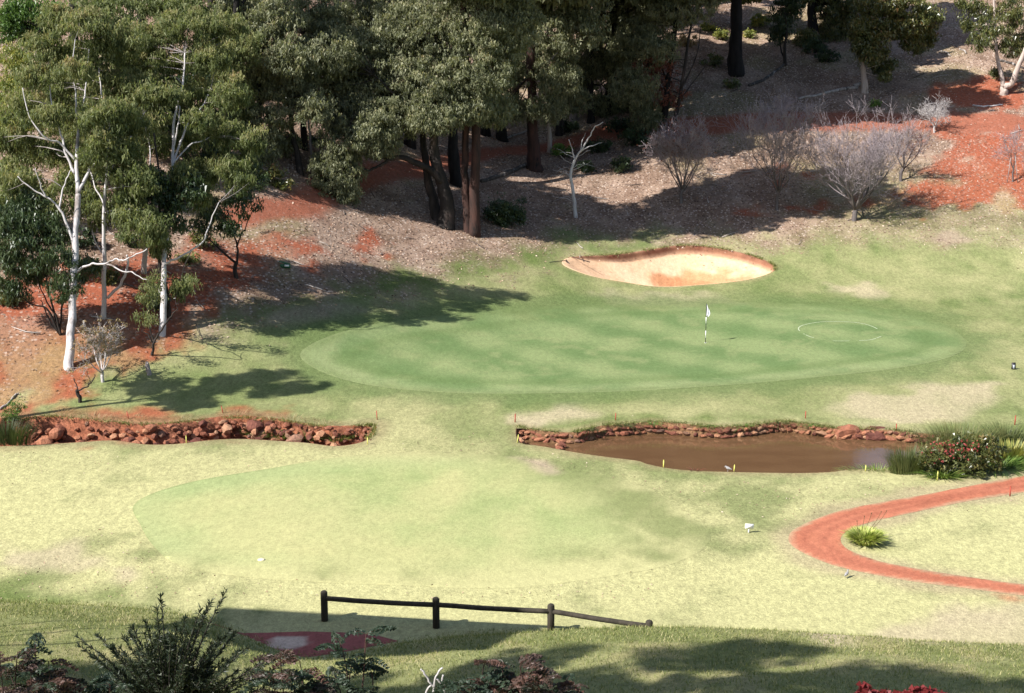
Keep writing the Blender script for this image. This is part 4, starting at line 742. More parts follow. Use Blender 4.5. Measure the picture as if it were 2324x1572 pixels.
# rest of the wood: copies of three prototypes
def proto(seed, leaf, bark, H=17.):
    r = np.random.default_rng(seed); o = thing('marri_tree', '', 'tree', (0, 0, 0)); tb = MB(); sk = []
    P = wiggle(np.array([[0, 0, -.4], [.1, .1, H * .3], [r.uniform(-.5, .5), r.uniform(-.5, .5), H * .6], [r.uniform(-.9, .9), r.uniform(-.9, .9), H]]), .06, r); tb.tube(P, np.linspace(.34, .09, len(P)) * (1 + .5 * np.exp(-np.linspace(0, 1, len(P)) * 10)), 8, lump=.1)
    B = []
    for k in range(8):
        a = k * 2.4; h = H * (.5 + .055 * k); s0 = np.array([np.interp(h, P[:, 2], P[:, 0]), np.interp(h, P[:, 2], P[:, 1]), h]); e = s0 + np.array([cos(a) * r.uniform(1.6, 3.4), sin(a) * r.uniform(1.6, 3.4), r.uniform(1.2, 2.6)])
        tb.tube(spline(np.array([s0, (s0 + e) / 2 + [0, 0, -.2], e]), 4, False), np.linspace(.13, .04, 9), 5); B.append((e, np.array([1.6, 1.6, 1.2]) * r.uniform(.8, 1.25)))
    C, rel = blob_centres(B, r, 2.4); lb = MB(); clump_leaves(lb, C, r.uniform(.3, .65, len(C)), 80, .24, .09, .7, r); tb.build('trunk', bark, o, True); lb.build('crown', leaf, o); return o
def copy_tree(o, loc, rz, sc, label, group):
    c = o.copy(); COL.objects.link(c); c.location = tuple(loc); c.rotation_euler = (0, 0, rz); c.scale = (sc, sc, sc * random.uniform(.9, 1.15)); c['label'] = label; c['group'] = group
    for ch in o.children:
        d = ch.copy(); COL.objects.link(d); d.parent = c
    return c
PR = [proto(81, MA, BB), proto(82, M['leaf_dark'], BB, 15.), proto(83, MA, BD, 18.)]
SP = [((548, 335), 'black trunk nearest the left gums, at the left end of the wood'), ((573, 305), 'black trunk second from the left end of the wood'), ((600, 205), 'slim dark trunk left of the grey dead branches high in the wood'), ((628, 195), 'slim dark trunk right of the grey dead branches high in the wood'),
      ((682, 72), 'dark trunk near the top edge above the slim leaning tree'), ((650, 60), 'dark trunk at the top edge, just left of another, above the slim leaning tree'), ((930, 330), 'dark trunk glimpsed between the heavy limb and the twin stemmed tree'), ((770, 250), 'dark tree in the hollow right of the thin pale sapling'),
      ((1000, 300), 'dark trunk glimpsed straight behind the twin stemmed tree'), ((1100, 305), 'dark trunk between the close pair and the wide black trunk'), ((1170, 255), 'dark trunk right of the wide black trunk, further up the slope'), ((1270, 305), 'dark trunk left of the grey white smooth trunk'),
      ((1385, 255), 'dark trunk two places right of the grey white smooth trunk'), ((1425, 235), 'dark trunk in the deep shade in front of the dry ferns'), ((1465, 262), 'dark trunk just left of the right edge of the wood'), ((820, 110), 'dark tree near the top edge above the drooping foliage'), ((960, 125), 'dark tree near the top edge above the heavy limb'),
      ((1090, 115), 'dark tree near the top edge above the close pair of trunks'), ((1250, 95), 'dark tree near the top edge above the thin pale trunk'), ((1400, 115), 'dark tree near the top edge, middle right of the wood'), ((1480, 90), 'dark tree near the top edge above the russet leaves'), ((740, 190), 'dark tree behind the black trunk beside the sapling'), ((880, 200), 'dark tree behind the stout black trunk'), ((1180, 180), 'dark tree behind the red streaked trunk'),
      ((180, 190), 'tall dark tree behind the tallest white gum at the top edge'), ((330, 160), 'tall dark tree behind the grey white gum at the top edge'), ((480, 110), 'dark tree at the top edge right of the left gums'), ((520, 170), 'dark tree behind the right side of the left gums'), ((400, 60), 'dark tree highest at the top edge above the left gums'), ((1330, 40), 'dark tree at the top edge above the grey white smooth trunk'), ((1560, 20), 'dark tree at the top edge left of the massive solitary trunk')]
first = [True] * 3
for k, (p, wl) in enumerate(SP):
    i = k % 3; g_ = ground(*p); sc = random.uniform(.8, 1.15)
    if first[i]: PR[i].location = tuple(g_); PR[i].rotation_euler = (0, 0, random.uniform(0, 6)); PR[i]['label'] = wl; PR[i]['group'] = wood; first[i] = False
    else: copy_tree(PR[i], g_, random.uniform(0, 6.28), sc, wl, wood)

# ------------------------------------------------------------------ leafless ornamental trees, birch
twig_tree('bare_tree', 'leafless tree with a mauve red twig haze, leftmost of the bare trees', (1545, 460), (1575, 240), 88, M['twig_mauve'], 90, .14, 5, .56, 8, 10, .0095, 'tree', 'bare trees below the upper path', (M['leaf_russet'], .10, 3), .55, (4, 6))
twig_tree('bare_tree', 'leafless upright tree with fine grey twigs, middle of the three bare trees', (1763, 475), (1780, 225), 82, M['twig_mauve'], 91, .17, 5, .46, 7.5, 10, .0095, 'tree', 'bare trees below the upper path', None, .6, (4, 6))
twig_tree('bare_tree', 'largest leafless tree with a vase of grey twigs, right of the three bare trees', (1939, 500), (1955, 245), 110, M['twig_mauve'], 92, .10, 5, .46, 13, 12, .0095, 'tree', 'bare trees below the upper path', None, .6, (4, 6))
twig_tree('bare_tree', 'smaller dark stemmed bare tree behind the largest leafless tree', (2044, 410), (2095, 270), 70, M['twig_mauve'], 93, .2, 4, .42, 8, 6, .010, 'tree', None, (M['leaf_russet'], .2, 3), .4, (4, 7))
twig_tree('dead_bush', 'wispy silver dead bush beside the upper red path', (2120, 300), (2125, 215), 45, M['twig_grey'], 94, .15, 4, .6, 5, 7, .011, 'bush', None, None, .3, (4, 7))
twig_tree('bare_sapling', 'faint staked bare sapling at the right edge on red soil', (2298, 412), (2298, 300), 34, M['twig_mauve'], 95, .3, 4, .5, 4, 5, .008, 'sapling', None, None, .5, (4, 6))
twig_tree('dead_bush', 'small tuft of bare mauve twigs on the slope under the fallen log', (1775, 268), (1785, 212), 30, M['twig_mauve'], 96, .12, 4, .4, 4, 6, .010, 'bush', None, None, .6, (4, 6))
for k, dx in enumerate((-14, 10)):
    p = ground(2300 + dx, 414); mb = MB(); q = at(2300 + dx * .4, 352, p[1]) - p; mb.tube([[0, 0, -.1], q], [.03, .025], 5); tag(mb.build('tree_stake', M['bark_grey'], None, True, tuple(p)), ('left' if k == 0 else 'right') + ' wooden stake propping the faint sapling at the right edge', 'stake')
T = Tree('birch_sapling', 'thin white leafless sapling forking to the right in front of the wood', (1308, 493), seed=97)
T.limb([(1308, 493), (1304, 460), (1301, 440), (1297, 410), (1297, 385), (1305, 362)], 9, 6, flare=.2); T.limb([(1305, 362), (1322, 335), (1338, 310), (1348, 290), (1368, 278)], 5, 1.5, 0, -.5); T.limb([(1305, 362), (1298, 340), (1290, 315)], 4, 1.2); T.limb([(1310, 352), (1330, 335), (1352, 328), (1368, 322)], 3.5, 1, 0, .5); T.limb([(1318, 340), (1322, 318), (1330, 300)], 2.5, 1)
for q in range(16):
    y = T.rng.uniform(350, 470); sd_ = T.rng.choice([-1, 1]); x = np.interp(y, [350, 400, 450, 490], [1306, 1297, 1302, 1307]); T.limb([(x, y), (x + sd_ * 18, y - 8), (x + sd_ * T.rng.uniform(30, 52), y - T.rng.uniform(-4, 22))], 1.6, .5, 0, T.rng.uniform(-.8, .8), sides=3)
T.done(M['bark_white'])

# ------------------------------------------------------------------ shrubs, bushes, undergrowth
def shrub(name, label, base_px, blobs, leaf, seed, L=.14, W=.06, per=70, dens=1.6, rad=(.2, .4), droop=.3, cat='bush', group=None, tint=(0., 1.), stems=6, bark=None):
    T = Tree(name, label, base_px, group, cat, 0, seed)
    for b in blobs:
        for k in range(max(2, stems // len(blobs))): T.limb([base_px, ((base_px[0] + b[0]) / 2 + T.rng.uniform(-4, 4), (base_px[1] + b[1]) / 2), (b[0] + T.rng.uniform(-.6, .6) * b[2], b[1] + T.rng.uniform(-.5, .3) * b[3])], 2.5, 1, 0, T.rng.uniform(-.3, .3), sides=4)
    T.crown([(*b[:4], (b[4] if len(b) > 4 else 0.)) for b in blobs], leaf, L, W, per, dens, rad, droop, tint, twigs=False, part='foliage'); T.done(bark or M['bark_dark'], 'stems'); return T.o
shrub('round_bush', 'dark green rounded bush in shade right of the pair of trunks', (1146, 512), [(1146, 478, 40, 34), (1130, 492, 30, 20), (1166, 490, 28, 20)], M['leaf_dark'], 101, .16, .08, 90, 2.2, (.3, .5))
shrub('small_shrub', 'bright yellow green shrub at the left end of the creek', (32, 955), [(30, 935, 22, 18), (40, 918, 16, 12), (22, 950, 16, 12)], M['leaf_green'], 102, .1, .035, 60, 2.4, (.15, .28), .1, tint=(0., .7))
shrub('flowering_bush', 'bushy red flowered shrub on the bank at the pond right end', (2190, 1078), [(2165, 1022, 50, 30), (2215, 1016, 48, 30), (2200, 1055, 54, 24), (2130, 1058, 32, 20), (2250, 1036, 30, 28), (2110, 1035, 26, 18)], M['leaf_olive'], 103, .13, .055, 90, 3., (.16, .3), .2, tint=(0., .95))
_fl = Tree('red_blossom', 'scattered small red flowers on the bushy shrub by the pond', (2190, 1077), cat='flowers', seed=104); _mb = MB(); _c = np.array([_fl.loc(2165 + _fl.rng.normal(0, 34), 1018 + _fl.rng.normal(0, 13), -.5 + _fl.rng.uniform(-.2, .3)) for _ in range(70)]); clump_leaves(_mb, _c, .04, 6, .06, .05, .0, _fl.rng); _bl = _mb.build('blossom', plain('red_petals', (.28, .055, .05), .6, .3), None)
_bl.location = tuple(_fl.base); tag(_bl, 'scattered small red flowers on the bushy shrub by the pond', 'flowers', None, 'stuff'); bpy.data.objects.remove(_fl.o)
def blades(name, label, base_px, n, Lr, spread, mat, seed, cat='plant', wid=.02, lean=.35, curve=.35, rx=.3, ry=.2, group=None, tint=(0., 1.), segs=4, z0=None, part=False):
    """tuft of strap leaves or reeds"""
    p = ground(*base_px); 
    if z0 is not None: p = flat(base_px[0], base_px[1], z0)
    r = np.random.default_rng(seed); mb = MB()
    for k in range(n):
        a = r.uniform(0, 2 * pi); q = np.sqrt(r.random()); b = np.array([cos(a) * rx * q, sin(a) * ry * q, -.03]); L = r.uniform(*Lr); d = np.array([cos(a), sin(a), 0]) * lean * (q + .25) * r.uniform(.5, 1.3); t = np.linspace(0, 1, segs + 1)
        P = b + np.outer(t, [0, 0, L]) * 1. + np.outer(t, d * L) + np.outer(t ** 2.2, d * L * curve * 2 - np.array([0, 0, L * curve * np.linalg.norm(d) * 1.4])); sdv = np.cross(d + 1e-6, [0, 0, 1.]); sdv /= np.linalg.norm(sdv); ww = wid * (1 - t ** 3) * .5 * r.uniform(.7, 1.2)
        V = np.stack([P - sdv * ww[:, None], P + sdv * ww[:, None]], 1).reshape(-1, 3); i = np.arange(segs) * 2; mb.add(V, np.stack([i, i + 1, i + 3, i + 2], 1), None, np.full(segs, np.clip(tint[0] + (tint[1] - tint[0]) * r.random(), 0, 1)))
    o = thing(name, label, cat, p, group); mb.build('leaves', mat, o); return o
blades('agapanthus_clump', 'bright green strappy clump on the lawn inside the path bend', (1963, 1232), 1200, (.45, .66), .5, M['leaf_strap'], 110, 'plant', .045, .3, .8, .33, .32, None, (.05, 1.))
_p = ground(1950, 1225); mb = MB()
for px, py in ((1945, 1183), (1978, 1165), (1962, 1172), (2000, 1162), (2012, 1160)):
    e = at(px, py, _p[1]) - _p; mb.tube(spline(np.array([[e[0] * .4, 0, .3], [e[0] * .75, 0, e[2] * .65], e]), 3, False), .008, 4); mb.tube([e, e + [0, 0, .03]], [.02, .02], 5)
tag(mb.build('flower_stalks', M['leaf_dead'], None, True, tuple(_p)), 'dry flower stalks standing out of the strappy clump', 'flower stalks')
blades('reed_clump', 'tall green reeds left of the red flowered shrub by the pond', (2060, 1072), 750, (.7, 1.3), .3, M['leaf_reed'], 111, 'reeds', .02, .28, .3, .75, .35, None, (.3, .75))
blades('reed_clump', 'long pale grassy reeds behind the red flowered shrub', (2170, 1012), 900, (.7, 1.3), .3, M['leaf_reed'], 112, 'reeds', .018, .35, .5, 1.7, .4, None, (.45, 1.), 4)
blades('reed_clump', 'mixed brown reeds at the right edge behind the yellow leaves', (2280, 1000), 500, (.6, 1.1), .3, M['leaf_reed'], 113, 'reeds', .016, .4, .5, 1.0, .4, None, (.2, .7))
blades('yellow_leaf_clump', 'yellowing broad strap leaves at the right edge by the pond', (2290, 1046), 320, (.6, 1.05), .4, M['leaf_yellow'], 114, 'plant', .065, .3, .4, 1.0, .25, None, (.3, 1.))
blades('agapanthus_clump', 'dark green strappy leaves below the yellow leaves at the right edge', (2268, 1060), 600, (.45, .75), .5, M['leaf_green'], 115, 'plant', .03, .9, .6, 1.2, .3, None, (.1, .8))
blades('agapanthus_clump', 'leafy green clump with a broad pale leaf under the flowered shrub', (2140, 1083), 220, (.3, .6), .5, M['leaf_green'], 116, 'plant', .045, .7, .5, .6, .2, None, (.2, .9))
blades('water_weed', 'low green weeds along the near bank left of the reeds', (1985, 1066), 260, (.12, .38), .3, M['leaf_green'], 117, 'weeds', .02, .8, .5, 1.3, .15, None, (.2, 1.))
blades('dark_reed_clump', 'dark reed clump at the far left end of the creek', (15, 1005), 620, (.7, 1.2), .3, M['leaf_reed'], 118, 'reeds', .02, .25, .4, 1.1, .35, None, (0., .35))
for k, (px, py, n, s, lab) in enumerate(((590, 985, 160, 9, 'yellow green grass tuft among the rocks mid creek'), (700, 996, 160, 8, 'wide green weeds on the creek floor below the big pale rock'), (760, 998, 150, 8, 'green weeds near the right end of the creek'), (815, 988, 80, 6, 'small green tuft at the right end of the creek'),
                                       (505, 985, 70, 6, 'grey green weed left of the grass tuft in the creek'), (640, 992, 110, 7, 'dark green weed between rocks mid creek'))):
    blades('creek_weed', lab, (px, py), n, (.25, .55), .3, M['leaf_green'] if k != 4 else M['leaf_fern'], 120 + k, 'weeds', .02, .6, .5, .5 + .1 * (k in (1, 2)), .3, 'weeds growing among the creek rocks', (0., .8) if k != 4 else (.2, .5), z0=-.42)
blades('creek_weed', 'bright green weeds inside the small stone inlet of the pond', (1243, 992), 150, (.2, .42), .3, M['leaf_green'], 127, 'weeds', .02, .5, .5, .5, .3, None, (.1, .7), z0=-.5)
for k, (px, py) in enumerate(((1480, 962), (1420, 966), (1840, 966), (1770, 960), (1690, 967), (1340, 976), (1605, 968))):
    blades('bank_weed', ('weed tuft over the pond stone edging, ' + ('left of its middle', 'third from the inlet', 'near the boulders', 'just right of its middle', 'at its middle dip', 'nearest the inlet', 'between the middle and the left bulge')[k]), (px, py), 60, (.1, .26), .3, M['leaf_reed'] if k % 2 else M['leaf_green'], 130 + k, 'weeds', .018, .9, .8, .35, .1, 'weeds on the pond edging', (.1, .6))
for k, (px, py) in enumerate(((130, 935), (300, 948), (410, 950), (540, 940), (660, 950), (730, 960), (215, 948))):
    blades('dry_grass_tuft', ('wispy dry grass on the creek rim, ' + ('farthest left', 'third from the left', 'fourth from the left', 'at the middle red stake', 'above the biggest pale rock', 'nearest the right end', 'second from the left')[k]), (px, py), 110, (.15, .4), .3, M['leaf_dead'], 140 + k, 'grass tuft', .012, .8, .6, 1.0, .25, 'dry grass along the creek rim', (.3, 1.))
us_ = 'low shrubs and bracken on the wooded slope'
us_col = {'leaf_yellow': 'yellow green fern clump', 'leaf_dead': 'dry straw coloured fern clump', 'leaf_olive': 'olive low shrub', 'leaf_dark': 'dark green low shrub', 'leaf_green': 'bright green low shrub', 'leaf_gum': 'fine leaved low shrub'}
us_at = ['just left of the massive solitary trunk', 'further left and higher than the one by the massive trunk', 'right of the massive solitary trunk, higher one', 'right of the massive solitary trunk, lower one', 'between the russet leaves and the massive trunk', 'in the gap under the russet leaves', 'in the sunny gap left of the russet leaves',
    'below left of the massive solitary trunk', 'at the foot of the massive solitary trunk', 'in the shade right of the upper path bend', 'below the upper path under the wood edge', 'next to the leftmost bare tree under the wood', 'left of the other shrubs below the upper path', 'at the foot of the red streaked trunk', 'left of the slim leaning tree, larger one', 'left of the slim leaning tree, smaller one', 'below the left gums beside the red soil',
    'behind the thin pale sapling', 'in the hollow behind the drooping foliage', 'behind the drooping foliage nearer the stout trunk', 'high in the gap left of the slim leaning tree', 'near the top edge above the thin pale sapling', 'right of the wide black trunk', 'at the foot of the grey white smooth trunk', 'right of the thick pale trunk by the log',
    'left of the forked small tree on the red slope', 'between the two white gums', 'behind the hooked low limb', 'under the low bushy tree at far left', 'behind the tallest white gum stem', 'at the left edge on the red slope', 'under the olive foliage upper right, left one', 'under the olive foliage upper right, right one', 'right of the grey white gum stem', 'at the right edge of the wood under the russet leaves', 'just left of the bare white sapling top', 'right of the bare white sapling']
for k, (px, py, s, lf) in enumerate(((1640, 90, 16, 'leaf_yellow'), (1610, 70, 14, 'leaf_yellow'), (1725, 60, 18, 'leaf_yellow'), (1700, 85, 12, 'leaf_yellow'), (1560, 105, 16, 'leaf_dead'), (1480, 170, 16, 'leaf_dead'), (1430, 150, 14, 'leaf_dead'), (1620, 150, 16, 'leaf_olive'), (1660, 200, 14, 'leaf_olive'), (1400, 300, 22, 'leaf_dark'), (1440, 330, 24, 'leaf_dark'),
        (1480, 345, 22, 'leaf_dark'), (1360, 345, 20, 'leaf_dark'), (1275, 355, 16, 'leaf_green'), (610, 415, 26, 'leaf_olive'), (640, 430, 18, 'leaf_olive'), (580, 430, 22, 'leaf_dark'), (720, 330, 18, 'leaf_dark'), (770, 300, 20, 'leaf_dark'), (830, 300, 22, 'leaf_dark'), (650, 240, 18, 'leaf_olive'), (760, 100, 20, 'leaf_dead'), (1195, 250, 16, 'leaf_dead'), (1290, 300, 18, 'leaf_dark'), (1985, 240, 9, 'leaf_green'),
        (460, 560, 24, 'leaf_olive'), (300, 560, 20, 'leaf_dark'), (250, 640, 22, 'leaf_olive'), (60, 620, 22, 'leaf_dark'), (180, 560, 26, 'leaf_dark'), (20, 690, 24, 'leaf_olive'), (1850, 120, 22, 'leaf_dark'), (1880, 140, 18, 'leaf_dark'), (430, 600, 18, 'leaf_gum'), (1520, 240, 20, 'leaf_dark'), (1330, 390, 16, 'leaf_dark'), (1410, 390, 20, 'leaf_dark'))):
    shrub('low_shrub', us_col[lf] + ' ' + us_at[k], (px, py), [(px, py - s * .7, s * 1.4, s * .8)], M[lf], 200 + k, .2, .09, 60, 2., (.25, .45), .3, 'bush', us_)

# ------------------------------------------------------------------ logs and fallen branches
def log(label, pts, w0, w1, mat, seed, forks=(), name='fallen_log'):
    P = np.array([ground(*p) for p in pts]); b = P[0].copy(); ppm = FPX / np.linalg.norm(b - CAM); r = np.random.default_rng(seed); mb = MB(); P = P + np.array([0, 0, 1]) * np.linspace(w0, w1, len(P))[:, None] * .4 / ppm
    Q = wiggle(P - b, .03, r); mb.tube(Q, np.linspace(w0, w1, len(Q)) * .5 / ppm, 7, lump=.12)
    for i, px, py in forks: mb.tube(spline(np.array([Q[i], (Q[i] + at(px, py, b[1]) - b) / 2 + [0, 0, .1], at(px, py, b[1]) - b]), 3, False), np.linspace(w1 * .35, .5, 7) / ppm, 5)
    tag(mb.build(name, mat, None, True, tuple(b)), label, 'log' if name == 'fallen_log' else 'branch')
log('dark fallen log lying left of the red streaked trunk', [(1092, 414), (1130, 404), (1160, 392), (1205, 374)], 9, 11, M['logdark'], 301)
log('long thin fallen log pointing at the thick pale trunk', [(1812, 226), (1860, 216), (1905, 206), (1945, 201)], 5, 8, M['log'], 302, ((6, 1868, 202),))
log('short thick grey log end against the thick pale trunk', [(1938, 199), (1950, 196), (1958, 196)], 9, 10, M['log'], 303)
log('dark leaning log on the slope right of the massive black trunk', [(1700, 196), (1735, 182), (1762, 162), (1782, 146)], 7, 5, M['logdark'], 304)
log('white fallen branch lying on the red slope at the upper right', [(2208, 240), (2232, 243), (2255, 241), (2275, 238)], 4, 3, M['bark_white'], 305, (), 'fallen_branch')
log('curved pale dead branch on the shaded slope left of the forked white gum', [(2136, 117), (2148, 120), (2157, 128)], 4, 3, M['log'], 306, (), 'fallen_branch')
log('second curved pale dead branch nearer the forked white gum', [(2178, 112), (2188, 116), (2191, 122)], 4, 3, M['log'], 307, (), 'fallen_branch')
log('dark branch lying behind the forked white gum', [(2262, 138), (2290, 144), (2324, 156)], 6, 5, M['logdark'], 308, (), 'fallen_branch')
log('fallen branch on the shaded slope near the wide black trunk', [(1140, 320), (1185, 302), (1220, 290)], 5, 3, M['log'], 309, (), 'fallen_branch')
log('crooked pale branch in the lower left corner of the red slope', [(0, 930), (20, 915), (35, 898), (42, 895)], 5, 3, M['log'], 310, (), 'fallen_branch')

# ------------------------------------------------------------------ golf things
p = ground(1601, 778); o = thing('flagstick', 'black and white striped golf flagstick with a limp white flag', 'flagstick', p)
top = 88 / (FPX / np.linalg.norm(p - CAM)) / cos(PITCH); zs = [0, .135, .315, .5, .66, 1.]
mb = MB(); mb.tube([[0, 0, -.1], [0, 0, top]], .014, 8); pole = mb.build('pole', M['black'], o, True)
for k, (a, b) in enumerate(zip(zs[:-1], zs[1:])):
    mb = MB(); mb.tube([[0, 0, a * top], [0, 0, b * top]], .018, 8); mb.build('painted_band', M['black'] if k % 2 == 0 else M['white'], pole, True)
mb = MB(); zz = np.linspace(top * .995, top * .68, 12)
for fold in range(1):
    V = []; 
    for i, z in enumerate(zz):
        t = i / 11; wdt = .03 + .17 * sin(min(t * 1.25, 1) * pi * .55) * (1 - .55 * max(0, t - .75) / .25)
        for j in range(7):
            u_ = j / 6; V.append([.018 + wdt * u_ * .9, .055 * sin(u_ * 9 + t * 3) * (.2 + t), z - .10 * u_ * (1 - t) - .03 * u_])
    a_, b_ = np.meshgrid(np.arange(11), np.arange(6), indexing='ij'); q0 = (a_ * 7 + b_).ravel(); mb.add(V, np.stack([q0, q0 + 1, q0 + 8, q0 + 7], 1))
fo = mb.build('flag', M['cloth'], o, True); sm = fo.modifiers.new('thick', 'SOLIDIFY'); sm.thickness = .006
mb = MB(); a = np.linspace(0, 2 * pi, 17); mb.tube(np.stack([.06 * np.cos(a), .06 * np.sin(a), np.full(17, .015)], 1), .006, 5); tag(mb.build('cup_rim', M['white'], None, True, tuple(p)), 'thin white rim of the golf hole at the flagstick foot', 'golf hole')
# white painted ring on the green
cp = spline(gpoly([(1811, 747), (1822, 738), (1860, 731), (1900, 730), (1950, 733), (1985, 743), (2006, 759), (1995, 766), (1975, 772), (1940, 774), (1890, 774), (1850, 768), (1825, 759)]), 8); ci = inset(cp, .055); nn_ = len(cp)
gap = (fbm(cp[:, 0] * 1.5, cp[:, 1] * 1.5, 401) > .42); wv = np.concatenate([np.column_stack([q, height(q[:, 0], q[:, 1]) + .022]) for q in (cp, ci)]); i = np.arange(nn_); i = i[gap[i]]; j = (i + 1) % nn_
tag(link('painted_ring', mesh_from('painted_ring', wv, np.stack([i, j, nn_ + j, nn_ + i], 1), None, plain('line_paint', (.38, .43, .28), .9, .25, 12))), 'thin broken white ring painted on the putting green', 'painted line')
def stake(px, py, top_py, mat, label, lean=0., w_=.036):
    p = ground(px, py); h = (py - top_py) / (FPX / np.linalg.norm(p - CAM)); mb = MB(); mb.box([0, 0, h / 2 - .06], [w_, w_, h + .1]); mb.box([0, 0, h - .01 + .02], [w_, w_, .04], top=.45); o = mb.build('marker_stake', mat, None, False, tuple(p)); o.rotation_euler = (0, lean, random.uniform(0, .6)); tag(o, label, 'stake', None)
RP, YP = M['redpaint'], M['yellow']
for a in ((292, 950, 933, RP, 'leaning red stake above the left part of the creek', -.18), (506, 937, 921, RP, 'leaning red stake above the middle of the creek', -.18), (856, 952, 932, RP, 'dark red stake at the right end of the creek', -.05), (1169, 958, 939, RP, 'thin red stake at the left corner of the pond', .03), (1397, 953, 937, RP, 'red stake behind the left part of the pond', .02),
          (1828, 949, 933, RP, 'red stake behind the middle right of the pond', 0.), (2034, 976, 962, RP, 'short red stake between the boulders and the reeds', 0.), (2303, 964, 944, RP, 'red stake at the right edge above the reeds', .02), (2292, 1126, 1104, RP, 'red stake on the lawn inside the path at the right edge', 0.),
          (423, 1005, 989, YP, 'yellow stake on the near side of the creek, left one', 0.), (834, 1008, 992, YP, 'yellow stake at the right end of the creek', .02), (1174, 1004, 986, YP, 'leaning yellow stake at the stone inlet', .14), (1506, 1060, 1044, YP, 'yellow stake on the near pond bank, left of two', 0.), (1666, 1069, 1055, YP, 'small yellow stake on the near pond bank, right of two', .05),
          (1964, 1069, 1056, YP, 'short yellow stake left of the reeds', .05), (2127, 1090, 1070, YP, 'yellow stake in front of the red flowered shrub', .02)): stake(*a[:5], lean=a[5])
p = ground(1699, 1209); o = thing('small_sign', 'small blank white sign board on the pale lawn left of the path', 'sign', p); mb = MB(); mb.box([0, 0, .1], [.05, .03, .3]); mb.build('post', M['white'], o); mb = MB(); mb.box([0, -.02, .25], [.30, .025, .17]); mb.build('board', M['white'], o); o.rotation_euler = (0, .05, .05)
p = ground(2300, 838); o = thing('tee_board', 'small black framed board with a grey panel at the right edge of the green', 'sign', p); R_b = rotx(-.25); mb = MB(); mb.box([0, 0, .18], [.2, .03, .34], R_b); mb.build('frame', M['black'], o); mb = MB(); mb.box([.01, -.022, .14], [.11, .01, .19], R_b); mb.build('panel', M['grey'], o); mb = MB(); mb.box([0, .08, .1], [.16, .02, .3], rotx(.35)); mb.build('leg', M['black'], o)
p = ground(593, 1271); mb = MB(); mb.tube([[0, 0, -.02], [0, 0, .03], [0, 0, .045]], [.12, .125, .09], 12); tag(mb.build('marker_disc', plain('pale_stone', (.62, .55, .38), .8, .1), None, False, tuple(p)), 'pale round distance marker set in the near fairway', 'marker')
p = ground(648, 606); o = thing('irrigation_box', 'small green utility box with a raised lid in the shaded grass', 'utility box', p); mb = MB(); mb.box([0, 0, .09], [.55, .4, .2], None, None, .93); mb.build('box', M['greenplastic'], o); mb = MB(); mb.box([-.05, .05, .26], [.6, .42, .04], roty(.3)); mb.build('lid', M['greenplastic'], o); mb = MB(); mb.box([.1, -.215, .12], [.25, .02, .1]); mb.build('vent', M['white'], o)
q0, q1 = ground(1247, 596), ground(1285, 592); o = thing('bunker_rake', 'dark rake lying on the grass at the left end of the bunker', 'rake', q0); d_ = q1 - q0; mb = MB(); mb.tube([[0, 0, .04], d_ + [0, 0, .05]], .02, 6); mb.build('handle', M['black'], o); mb = MB(); mb.box(d_ + [0, 0, .04], [.05, .5, .05])
for k in range(7): mb.box(d_ + np.array([0, -.22 + .073 * k, .0]), [.02, .02, .08])
mb.build('head', M['black'], o)
def bird(name, label, px, py, h, face, mat, seed, preen=False):
    p = ground(px, py); o = thing(name, label, 'bird', p); s = h / .3; mb = MB()
    sp = np.array([[-.17, 0, .13], [-.12, 0, .135], [-.05, 0, .15], [.02, 0, .165], [.07, 0, .195], [.085, 0, .235], [.09, 0, .265], [.115, 0, .275], [.135, 0, .272], [.165, 0, .265]])
    if preen: sp[5:] = [[.09, 0, .215], [.11, 0, .215], [.13, 0, .2], [.145, 0, .185], [.165, 0, .16]]
    rr = np.array([.012, .028, .055, .062, .045, .026, .03, .026, .010, .003]); P = spline(sp, 3, False); R = np.interp(np.linspace(0, 1, len(P)), np.linspace(0, 1, 10), rr)
    mb.tube(P * s @ rotz(face).T, R * s, 9); 
    for sd_ in (-1, 1): mb.tube(np.array([[0, .025 * sd_, .11], [.01, .025 * sd_, .05], [0, .025 * sd_, 0], [.03, .025 * sd_, .004]]) * s @ rotz(face).T, .006 * s, 5)
    mb.build('body', mat, o, True)
bird('bird', 'small grey bird standing on the pale lawn below the path', 1921, 1311, .26, .9, M['feather'], 1)
bird('bird', 'grey bird preening on the near pond bank', 1652, 1070, .28, 2.6, M['feather'], 2, True)
blades('weed_tuft', 'little rust coloured weed tuft on the near pond bank', (1578, 1068), 40, (.1, .24), .3, M['leaf_russet'], 160, 'weeds', .02, .7, .4, .18, .1)

# ------------------------------------------------------------------ timber fence
fps = [(737, 1408, 1340), (990, 1424, 1355), (1250, 1436, 1370), (1472, 1470, 1407)]
base = [ground(a, 1408) if k == 0 else None for k, (a, b, c) in enumerate(fps)]
def fpt(px, py, h): # point on near level ground for a post whose top shows at py
    return None
f0 = flat(737, 1409, 0.); fe = thing('timber_fence', 'weathered log rail fence with four round posts in front of the fairway', 'fence', f0)
tops = []
for k, (px, yb, yt) in enumerate(fps):
    b = flat(px, yb, 0.) if k < 3 else flat(px, 1474, 0.); hgt = 1.0 if k < 3 else .98
    d = ray(px, yt); t = b[1] / d[1]; zt = (CAM + d * t)[2]; zb = float(height(b[0], b[1])); mb = MB(); r_ = .105
    mb.tube(np.array([[0, 0, -.4], [0, 0, (zt - b[2]) * .5], [0, 0, zt - b[2] - .06], [0, 0, zt - b[2] - .02], [0, 0, zt - b[2]]]) + (b - f0), [r_, r_, r_, r_ * .8, r_ * .45], 12); mb.build('post', M['timber'], fe, True); tops.append(np.array([b[0], b[1], zt]))
